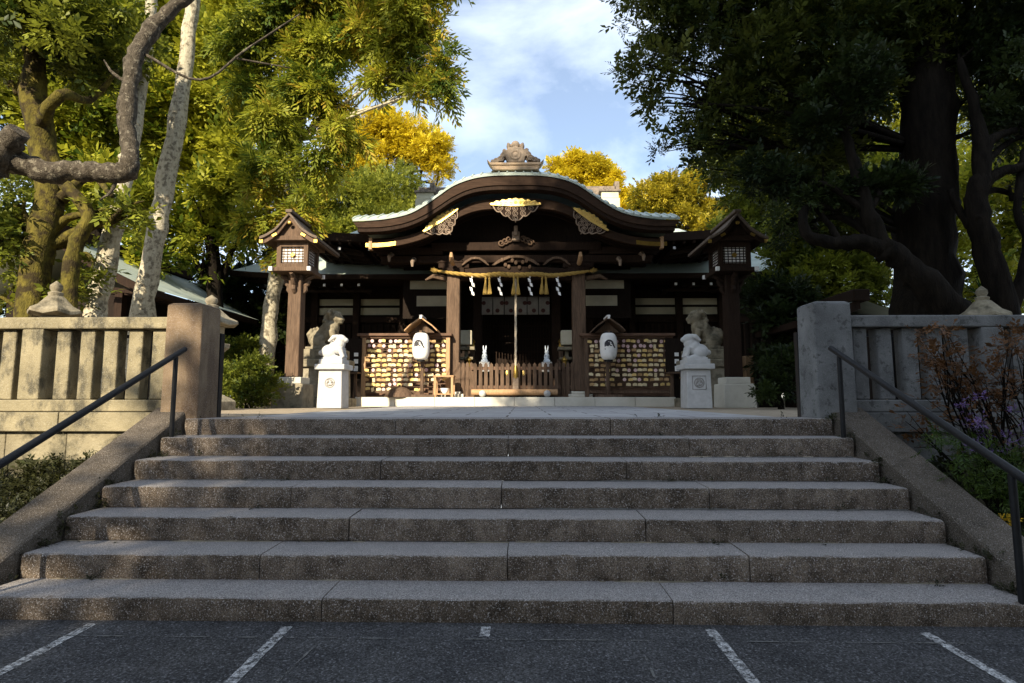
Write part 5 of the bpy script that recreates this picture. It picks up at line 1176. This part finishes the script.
# --- bright broadleaf trees filling the left side
for i, (lb, base, cl, n, lf) in enumerate((
    ('bushy yellow-green tree between the leaning trunks and the cedar', (212, 405, 15.0), [A(205, 100, 15, 1.2), A(180, 150, 15, 1.0), A(230, 170, 15, 1.0), A(205, 215, 14.8, .9), A(175, 235, 14.8, .7), A(240, 232, 15, .7), A(215, 50, 15, 1.2), A(165, 90, 15, 1.0), A(250, 110, 15.2, .9), A(195, 262, 14.6, .5), A(170, 30, 15, 1.1), A(240, 10, 15, 1.1)], 14000, 'lf_bright'),
    ('leafy tree behind the elbow of the sawn limb', (95, 405, 14.0), [A(95, 110, 14, 1.1), A(60, 150, 14, .9), A(130, 190, 14, .9), A(80, 215, 14, .7), A(150, 250, 14, .6), A(110, 50, 14, 1.2), A(50, 60, 14, .9), A(150, 110, 14, .9)], 11000, 'lf_bright'),
    ('dense olive tree at the far left edge behind the mossy trunk', (-20, 405, 13.5), [A(-20, 120, 13.5, 1.2), A(0, 260, 13.5, .9), A(-30, 220, 13.5, 1.0), A(15, 330, 13, .7), A(-15, 30, 13.5, 1.2), A(60, 300, 13.6, .7)], 6000, 'lf_olive'),
    ('tall back tree rising behind the side hall roof', (150, 405, 21), [A(150, 60, 21, 2.0), A(110, 130, 21, 1.6), A(190, 130, 21, 1.8), A(150, 190, 21, 1.6), A(210, 210, 21, 1.4), A(90, 40, 21, 1.8), A(60, 180, 21, 1.4), A(160, 255, 20, 1.1), A(215, 20, 21, 1.6), A(95, 250, 20.5, 1.2)], 13000, 'lf_olive'),
    ('low dark green tree below the cedar left of the timber lantern', (238, 405, 17.5), [A(240, 300, 17.5, 1.0), A(225, 340, 17, .9), A(262, 330, 17.5, .8), A(250, 370, 17, .8), A(215, 285, 17.8, .7), A(205, 320, 17.6, .7), A(280, 260, 18, .7)], 4200, 'lf_dark'))):
    c0 = Vector(cl[0][:3]); b = Vector(A(*base)); b.z = TZ - .03; trunk = [(*b, .26), (*(b.lerp(c0, .35) + Vector((.15, 0, 0))), .20), (*b.lerp(c0, .7), .15), (*c0, .09)]
    tree('broadleaf_tree', lb, trunk, cl, int(n * .62), .38 if base[2] < 16 else .46, lf, 'bark', seed=20 + i, subr=.36, tint_c=.5)
# --- trees behind the hall
def back_tree(nm, lb, base, cl, n, size, lf, bark='bark', **kw):
    c0 = Vector(cl[0][:3]); b = Vector(A(*base)); b.z = TZ - .03; trunk = [(*b, .34), (*(b.lerp(c0, .5) + Vector((.2, 0, 0))), .26), (*b.lerp(c0, .8), .18), (*c0, .10)]
    return tree(nm, lb, trunk, cl, n, size, lf, bark, **kw)
back_tree('round_tree', 'rounded green clipped-looking tree left of the porch roof, right one of the two', (388, 380, 26), [A(388, 196, 26, 1.5), A(372, 215, 25.6, 1.1), A(405, 218, 25.6, 1.0), A(388, 235, 25.5, 1.4)], 14000, .24, 'lf_round', seed=31, hollow=.82, subr=.40, sub=20)
back_tree('round_tree', 'greyish green rounded tree just left of the other round tree', (340, 380, 25), [A(338, 206, 25, 1.35), A(325, 228, 24.6, 1.1), A(354, 230, 24.6, 1.1), A(335, 250, 24.5, 1.2)], 13000, .24, 'lf_round', seed=32, hollow=.82, subr=.40, sub=20)
sp = [[A(398, 250, 30, .14), A(404, 205, 30, .11), A(412, 178, 30, .08), A(402, 150, 30, .05)], [A(405, 205, 30, .09), A(418, 185, 30, .07), A(424, 160, 30, .04)], [A(404, 210, 30, .08), A(432, 195, 30, .06), A(440, 165, 30, .03)], [A(402, 215, 30, .07), A(392, 180, 30, .05), A(380, 150, 30, .03)]]
back_tree('golden_tree', 'golden yellow spreading tree with bare forks showing, left of the porch roof ornament', (396, 380, 30), [A(380, 128, 30, (1.6, 1.3, .8)), A(405, 134, 30, (1.5, 1.2, .8)), A(430, 150, 30, (1.2, 1.0, .8)), A(358, 140, 30, (1.4, 1.2, .9)), A(440, 168, 30, (.8, .8, .7)), A(350, 165, 29.5, (1.2, 1.1, 1.0)), A(342, 126, 30, 1.1), A(372, 170, 29.5, .8), A(392, 152, 30, (1.2, 1, .5)), A(416, 160, 30, (.9, .9, .4)), A(436, 184, 30, .4)], 15000, .30, 'lf_gold', seed=33, extra=sp, subr=.40, sub=14, shell=.5)
back_tree('golden_tree', 'golden yellow rounded tree right of the porch roof ornament', (588, 380, 30), [A(575, 172, 30, (1.3, 1.2, .9)), A(598, 178, 30, (1.3, 1.2, .9)), A(615, 190, 30, (1.0, 1, .8)), A(560, 185, 30, (1.0, 1, .8)), A(590, 200, 30, 1.2), A(622, 205, 30, .8)], 12000, .30, 'lf_gold', seed=34, subr=.32, sub=10)
back_tree('pine_tree', 'loose olive-yellow tree between the golden tree and the dark evergreen', (672, 380, 26), [A(672, 190, 26, (1.4, 1.2, .5)), A(650, 200, 26, (1.2, 1.1, .45)), A(690, 205, 26, (1.3, 1.2, .7)), A(640, 215, 26, (1.0, 1, .5)), A(670, 222, 26, (1.5, 1.3, .6)), A(700, 180, 26, (1.1, 1, .6)), A(720, 215, 26, (1.2, 1, 1)), A(695, 235, 25.5, (1.2, 1, .8))], 11000, .27, 'lf_yellowing', seed=35, subr=.36, sub=9)
back_tree('broadleaf_tree', 'yellowish tree behind the cedar left of the round trees', (300, 380, 24), [A(305, 190, 24, 1.4), A(285, 235, 23.6, 1.2), A(318, 240, 23.5, 1.1), A(270, 185, 24, 1.3), A(296, 275, 23.4, 1.0)], 7000, .30, 'lf_bright', seed=36)
# --- right: great dark evergreen
tr = [A(926, 420, 9.4, .56), A(926, 330, 9.4, .48), A(927, 240, 9.4, .43), A(926, 150, 9.4, .41), A(928, 40, 9.4, .38), A(932, -90, 9.4, .30), A(936, -260, 9.4, .15)]
cl = [A(650, 18, 9.6, .60), A(637, 42, 9.5, .40), A(624, 72, 9.5, .26), A(664, 62, 9.6, .55), A(640, 98, 9.5, .22), A(660, 108, 9.6, .36), A(668, 138, 9.7, .26), A(664, 150, 9.7, .16), A(700, 25, 9.6, .9), A(706, 90, 9.7, .75), A(698, 140, 9.8, .45), A(712, 168, 9.9, .42), A(738, 182, 9.9, .40), A(760, 40, 9.8, 1.0),
      A(760, 110, 9.8, .8), A(756, 148, 9.9, .6), A(800, 185, 9.9, .5), A(820, 60, 9.8, 1.1), A(822, 140, 9.8, .8), A(815, 190, 10, .6), A(880, 50, 9.2, 1.0), A(950, 30, 9.4, 1.1), A(1010, 60, 9.4, 1.0), A(1040, 130, 9.4, .8), A(850, -40, 9.6, 1.3), A(740, -40, 9.6, 1.1), A(660, -25, 9.6, .7), A(950, -60, 9.4, 1.3), A(690, -50, 9.6, .9)]
tree('great_evergreen', 'huge dark evergreen with a straight thick trunk whose crown hangs over the right side', tr, cl, 27000, .24, 'lf_deep', 'bark', seed=41, sub=11, subr=.42, limb_r=.055, shell=.5, temps=TS + TP)
# leaning forked tree in front of it
tr = [A(1010, 440, 8.4, .34), A(975, 345, 8.4, .28), A(938, 298, 8.4, .22), A(902, 262, 8.4, .17), A(884, 246, 8.4, .14), A(868, 212, 8.4, .11), A(855, 165, 8.5, .08), A(838, 110, 8.6, .05)]
bough = [A(888, 256, 8.4, .15), A(868, 243, 8.4, .12), A(835, 243, 8.4, .10), A(808, 236, 8.4, .085), A(803, 215, 8.4, .07), A(815, 205, 8.5, .05), A(840, 212, 8.6, .03)]
b2 = [A(840, 243, 8.4, .06), A(830, 225, 8.5, .045), A(812, 205, 8.6, .03)]
cl = [A(840, 100, 8.6, .6), A(800, 190, 8.7, .45), A(860, 180, 8.7, .4), A(786, 225, 8.8, .3), A(885, 190, 8.8, .4), A(770, 180, 8.8, .4)]
tree('leaning_evergreen', 'dark leaning trunk with a curled side bough in front of the huge evergreen', tr, cl, 2600, .19, 'lf_dark', 'bark', extra=[bough, b2], seed=42)
tr = [A(1030, 440, 8.6, .22), A(1008, 320, 8.6, .19), A(985, 240, 8.6, .165), A(976, 200, 8.6, .15), A(982, 165, 8.6, .12), A(975, 110, 8.7, .08), A(960, 60, 8.8, .05)]
bo = [[A(978, 190, 8.6, .10), A(1000, 172, 8.6, .08), A(1030, 165, 8.6, .06), A(1060, 150, 8.7, .04)], [A(984, 160, 8.6, .08), A(992, 140, 8.6, .07), A(1015, 130, 8.7, .05)], [A(1008, 320, 8.6, .1), A(1030, 250, 8.6, .08), A(1018, 210, 8.6, .06), A(1024, 150, 8.7, .04)], [A(984, 240, 8.6, .08), A(962, 215, 8.7, .06), A(950, 190, 8.8, .04)]]
tree('twisted_tree', 'twisted dark tree with curling boughs at the right edge behind the fence', tr, [A(1000, 90, 8.8, .6), A(1050, 130, 8.8, .6), A(960, 60, 9, .5), A(1030, 200, 9, .4), A(1020, 20, 9, .8)], 2600, .19, 'lf_dark', 'bark', extra=bo, seed=43)
for i, (lb, base, cl, n, lf) in enumerate((
    ('dim bushy tree behind the curled bough of the leaning evergreen', (840, 405, 14.5), [A(835, 210, 14.5, .9), A(800, 245, 14.5, .8), A(860, 260, 14.2, .8), A(820, 290, 14, .7), A(880, 220, 14.5, .8), A(870, 310, 14, .7), A(790, 290, 14.6, .7), A(835, 330, 14, .7)], 8500, 'lf_olive'),
    ('tall dim back tree right of the shaded timber lantern', (770, 405, 20), [A(770, 190, 20, 1.6), A(745, 240, 20, 1.2), A(800, 230, 20, 1.3), A(770, 280, 19.5, 1.2), A(820, 170, 20, 1.5), A(740, 160, 20, 1.4), A(800, 300, 19.5, 1.1), A(775, 110, 20, 1.7)], 10000, 'lf_olive'),
    ('yellowing tree seen in gaps between the right trunks', (975, 405, 17), [A(985, 190, 17, 1.2), A(950, 240, 17, 1.1), A(1010, 240, 17, 1.1), A(975, 285, 16.5, .9), A(1030, 180, 17, 1.1), A(900, 200, 17.2, 1.1), A(870, 170, 17, 1.0), A(1030, 280, 16.8, .9), A(930, 300, 16.6, .8)], 5200, 'lf_bright'),
    ('dark low tree between the shaded lantern and the right pillar', (772, 405, 12.6), [A(772, 330, 12.6, .55), A(788, 300, 12.8, .5), A(760, 290, 12.9, .4), A(780, 365, 12.4, .5), A(800, 335, 12.8, .5)], 2600, 'lf_dark'),
    ('far tall tree at the right edge behind everything', (1010, 405, 26), [A(1010, 120, 26, 2.4), A(960, 170, 26, 2.0), A(1060, 160, 26, 2.2), A(900, 130, 26, 2.2), A(850, 180, 26, 1.8), A(1010, 230, 26, 2.0), A(900, 240, 26, 2.0), A(840, 90, 26, 2)], 12000, 'lf_bright'))):
    c0 = Vector(cl[0][:3]); b = Vector(A(*base)); b.z = TZ - .03; trunk = [(*b, .26), (*(b.lerp(c0, .35) + Vector((-.15, 0, 0))), .20), (*b.lerp(c0, .7), .15), (*c0, .09)]
    tree('broadleaf_tree', lb, trunk, cl, n, .26 if base[2] < 16 else .36, lf, 'bark', seed=50 + i)
# --- wood beyond, one mass closing the horizon
q_ = random.Random(9); cl = []
for i in range(46):
    x = -48 + i * 96 / 45; cl.append((x + q_.uniform(-1, 1), 40 + q_.uniform(-2, 5) + abs(x) * .1, TZ + q_.uniform(1.2, 3.0), q_.uniform(1.8, 2.6)))
    cl.append((x + q_.uniform(-1, 1), 42 + q_.uniform(-2, 5), TZ + q_.uniform(3.5, 5.5), q_.uniform(1.6, 2.6)))
o = foliage('far_wood', 'lf_olive', None, cl, 15000, .6, seed=60, origin=(0, 40, TZ)); stuff(o, 'dim green wood closing the view beyond the shrine hall', 'woodland')
# --- tall evergreens behind the viewer, to the left: they keep the stairs in shade
def occ(u, s_, h, r, seed, lb):
    x = u * math.cos(SUN_AZ) - s_ * math.sin(SUN_AZ); y = -u * math.sin(SUN_AZ) - s_ * math.cos(SUN_AZ)
    trunk = [(x, y, -.05, .5), (x + .2, y, h * .4, .4), (x, y, h * .75, .25), (x, y, h, .08)]; q = random.Random(seed); cl = []
    z = 3.5
    while z < h:
        f = min(1, (h - z) / 7 + .3)
        for k in range(5): a = k * 1.256 + q.random(); cl.append((x + math.cos(a) * r * .55 * f, y + math.sin(a) * r * .55 * f, z + q.uniform(-.6, .6), r * .55 * f))
        z += 1.9
    return tree('tall_evergreen', lb, trunk, cl, 13000, .85, 'lf_dark', 'bark', group='evergreens behind the forecourt', seed=seed, limb_r=.1, hollow=.2, subr=.5)
for k, (u, s_, h, r, lb) in enumerate(((0.1, 14, 25, 3.5, 'tall evergreen standing behind the forecourt nearest the shrine axis'), (4.4, 15, 30, 3.8, 'tall evergreen in the middle of the row behind the forecourt'), (9.2, 14, 29, 3.8, 'tall evergreen at the far end of the row behind the forecourt'))):
    occ(u, s_, h, r, 70 + k, lb)
# --- unseen lower trees added behind the viewer to darken the stair risers
q = random.Random(77); n_low = 0
for k in range(11):
    x = -22 + k * 4.4 + q.uniform(-1, 1); y = -19 + q.uniform(-3, 1) if abs(x) < 13 else -9 + q.uniform(-4, 3); h = q.uniform(4.5, 5.5) if x < 3 else q.uniform(9, 12)
    tr = [(x, y, -.05, .25), (x + .1, y, h * .5, .18), (x, y, h, .05)]; cl = [(x + q.uniform(-1.4, 1.4), y + q.uniform(-1.4, 1.4), h * f, 1.5) for f in (.3, .4, .5, .6, .7, .8, .85, .55)]
    tree('broadleaf_tree', 'unseen low broad tree added behind the viewer for shade, %s' % ['westmost', 'second from the west', 'third from the west', 'fourth from the west', 'fifth from the west', 'middle one', 'fifth from the east', 'fourth from the east', 'third from the east', 'second from the east', 'eastmost'][k], tr, cl, 3000, .7, 'lf_olive', 'bark', group='added trees behind the viewer', seed=100 + k, hollow=.3, subr=.5)
# --- shrubs
def shrub(name, lb, cx, cy, cl, n, size, lf, seed, temps=TS, cat='shrub', stems=5, zb=None, **kw):
    zb = TZ - .02 if zb is None else zb; t = thing(name, (cx, cy, zb), lb, cat); q = random.Random(seed); ps = []
    for k in range(max(stems, len(cl))):
        c = cl[k % len(cl)]; e = Vector(c[:3]) + Vector((q.uniform(-1, 1), q.uniform(-1, 1), q.uniform(-.4, 1))) * (c[3] if np.isscalar(c[3]) else c[3][0]) * .7
        b = Vector((cx + q.uniform(-.1, .1), cy + q.uniform(-.1, .1), zb)); ps.append([(*b, .016), (*(b.lerp(e, .5) + Vector((q.uniform(-.06, .06), q.uniform(-.06, .06), .06))), .010), (*e, .004)])
    wood_mesh('stems', 'bark', t, ps, seed, 6); foliage('foliage', lf, t, cl, n, size, temps=temps, seed=seed, **kw); return t
q0 = at(248, 385, 11); shrub('azalea_bush', 'sunlit green bush at the foot of the timber lantern beside the left pillar', q0.x, 11, [A(248, 382, 11, .42), A(228, 388, 11, .30), A(268, 388, 11.1, .28), A(240, 398, 10.8, .26), A(262, 400, 10.8, .22), A(222, 372, 11.2, .2), A(258, 366, 11.2, .2)], 1500, .15, 'lf_olive', 80, subr=.6)
q0 = at(228, 372, 13); shrub('azalea_bush', 'dark leafy bush behind the sunlit bush near the left pillar', q0.x, 13.4, [A(232, 362, 13.4, .5), A(250, 352, 13.6, .45), A(222, 345, 13.6, .45)], 1800, .16, 'lf_olive', 81)
q0 = at(779, 385, 10.2); shrub('azalea_bush', 'dim rounded bush between the shaded lantern and the right pillar', q0.x, 10.2, [A(779, 372, 10.2, .34), A(776, 392, 10.1, .32), A(786, 350, 10.4, .3)], 1700, .12, 'lf_dark', 82)
# thin rusty shrub in front of the right fence
X0 = 4.1; t = thing('rusty_shrub', (X0, 4.8, 0), 'thin twiggy shrub with rust-brown leaves in front of the right stone fence', 'shrub'); q = random.Random(90); ps = []; cl = []
for k in range(26):
    px, py = q.uniform(885, 1040), q.uniform(325, 450); e = Vector(A(px, py, q.uniform(4.5, 4.95))); b = Vector((X0 + q.uniform(-.15, .25), 4.75, 0)); m1 = b.lerp(e, .55) + Vector((q.uniform(-.15, .15), q.uniform(-.05, .05), .2)); ps.append([(*b, .012), (*m1, .007), (*e, .002)]); cl.append((*e, q.uniform(.07, .14)))
    for j in range(3): f = m1.lerp(e, q.uniform(.1, .9)) + Vector((q.uniform(-.2, .2), q.uniform(-.08, .08), q.uniform(-.02, .2))); ps.append([(*m1.lerp(e, .2), .004), (*f, .002)]); cl.append((*f, .06))
wood_mesh('stems', 'bark', t, ps, 90, 6); foliage('foliage', 'lf_rust', t, cl, 620, .085, seed=90, shell=.8, subr=.8)
# purple asters and green leaves at its foot
t = thing('aster_plant', (3.75, 4.35, 0), 'leafy aster clump with purple flowers beside the right stair slab', 'plant'); q = random.Random(91); ps = []; fl = []
cl = []
for k in range(26):
    px, py = q.uniform(955, 1045), q.uniform(395, 450); e = Vector(A(px, py, q.uniform(4.15, 4.5))); b = Vector((3.8 + q.uniform(-.2, .35), 4.3 + q.uniform(-.1, .15), 0)); ps.append([(*b, .006), (*(b.lerp(e, .6) + Vector((0, 0, .08))), .004), (*e, .002)]); fl.append((*e, .035)); cl.append((*b.lerp(e, q.uniform(.4, .8)), .09))
for px, py in ((960, 470), (985, 480), (975, 500), (1000, 505), (950, 450), (1015, 520), (990, 455), (1010, 480), (930, 440), (1020, 545)): cl.append(A(px, py, 4.1, .10))
wood_mesh('stems', 'bark', t, ps, 91, 6); foliage('foliage', 'lf_fresh', t, cl, 900, .10, seed=91, temps=TP, shell=.7, subr=.7)
foliage('flower_heads', 'petal', t, fl, 190, .035, seed=92, shell=.8, subr=.7, sub=4)
yc = A(1004, 520, 3.9); foliage('yellow_blooms', 'petaly', t, [(*yc, .03), (*A(1012, 527, 3.9), .03)], 34, .035, seed=93, shell=.8)
# moss and leaf litter gathered where the steps meet the side slabs
cl = []; q = random.Random(98)
for sx in (-1, 1):
    for k in range(1, 8):
        Yk = D1 + (k - 1) * TR; zk = Z1 + (k - 1) * RS
        for j in range(5): cl.append((sx * q.uniform(2.82, 2.90), Yk + q.uniform(-.03, .3), zk - q.uniform(-.01, .10) * (j % 2), q.uniform(.02, .045)))
        for j in range(3): cl.append((sx * q.uniform(1.2, 2.8), Yk + TR - .02, zk + .004, .016))
o = foliage('moss_tufts', 'lf_ivy', None, cl, 1500, .035, seed=98, origin=(0, 4, 0), shell=.7, subr=.9); stuff(o, 'dark moss and litter in the corners of the stone steps', 'moss')
lv = None
for k in range(22):
    kk = q.randrange(0, 7); x = q.uniform(-2.7, 2.7); y = (D1 + (kk - 1) * TR + q.uniform(.06, .28)) if kk else q.uniform(1.6, 3.1); z = (Z1 + (kk - 1) * RS + .006) if kk else .014
    if lv is None:
        m_ = MB(); m_.add([(-.028, 0, 0), (0, -.014, .006), (.032, 0, .002), (0, .014, .006)], [(0, 1, 2, 3)]); lv = m_.build('fallen_leaf', 'straw', loc=(x, y, z)); c_ = lv
    else: c_ = lv.copy(); C.objects.link(c_)
    c_.location = (x, y, z); c_.rotation_euler = (q.uniform(-.2, .2), q.uniform(-.2, .2), q.uniform(0, 6)); tag(c_, 'small dry yellow-brown leaf fallen on the steps or asphalt', 'leaf', 'fallen leaves')
# ivy and weeds on the foot of the left wall, ferns on the right
cl = []; q = random.Random(95)
for k in range(70):
    px = q.uniform(-60, 135); py = q.uniform(468, 560); cl.append(A(px, py, 5.1 - (py - 462) * .010, q.uniform(.06, .16)))
o = foliage('wall_ivy', 'lf_ivy', None, cl, 5200, .075, seed=95, origin=(-4.3, 4.9, 0), subr=.8, shell=.7); stuff(o, 'dark ivy and weeds on the mossy foot of the left wall', 'ground cover')
cl = []
for k in range(30): px = q.uniform(900, 1060); py = q.uniform(455, 560); cl.append(A(px, py, 5.05 - max(0, py - 455) * .010, q.uniform(.06, .14)))
o = foliage('low_weeds', 'lf_ivy', None, cl, 1500, .08, seed=96, origin=(4.4, 4.9, 0), subr=.8, shell=.7); stuff(o, 'dark weeds along the foot of the right wall', 'ground cover')
# palm tuft above the right stone lantern
q0 = at(985, 300, 9.3); t = thing('small_palm', (q0.x, 9.3, TZ), 'small fan of pointed palm fronds above the dim right stone lantern', 'palm'); q = random.Random(97)
wood_mesh('trunk', 'bark', t, [[(q0.x, 9.3, TZ - .02, .09), (q0.x, 9.3, q0.z, .07)]], 97)
m_ = MB()
for k in range(34):
    a = q.uniform(0, 2 * PI); el = q.uniform(.1, 1.4); L_ = q.uniform(.35, .6); b = Vector((q0.x, 9.3, q0.z)); d = Vector((math.cos(a) * math.cos(el), math.sin(a) * math.cos(el), math.sin(el))); k_ = d.cross(Vector((0, 0, 1))).normalized() * .016
    e = b + d * L_ - Vector((0, 0, .12 * math.cos(el))); mid = b + d * L_ * .5; m_.add([b, mid + k_, e, mid - k_], [(0, 1, 2, 3)])
m_.build('fronds', 'lf_fresh', t)
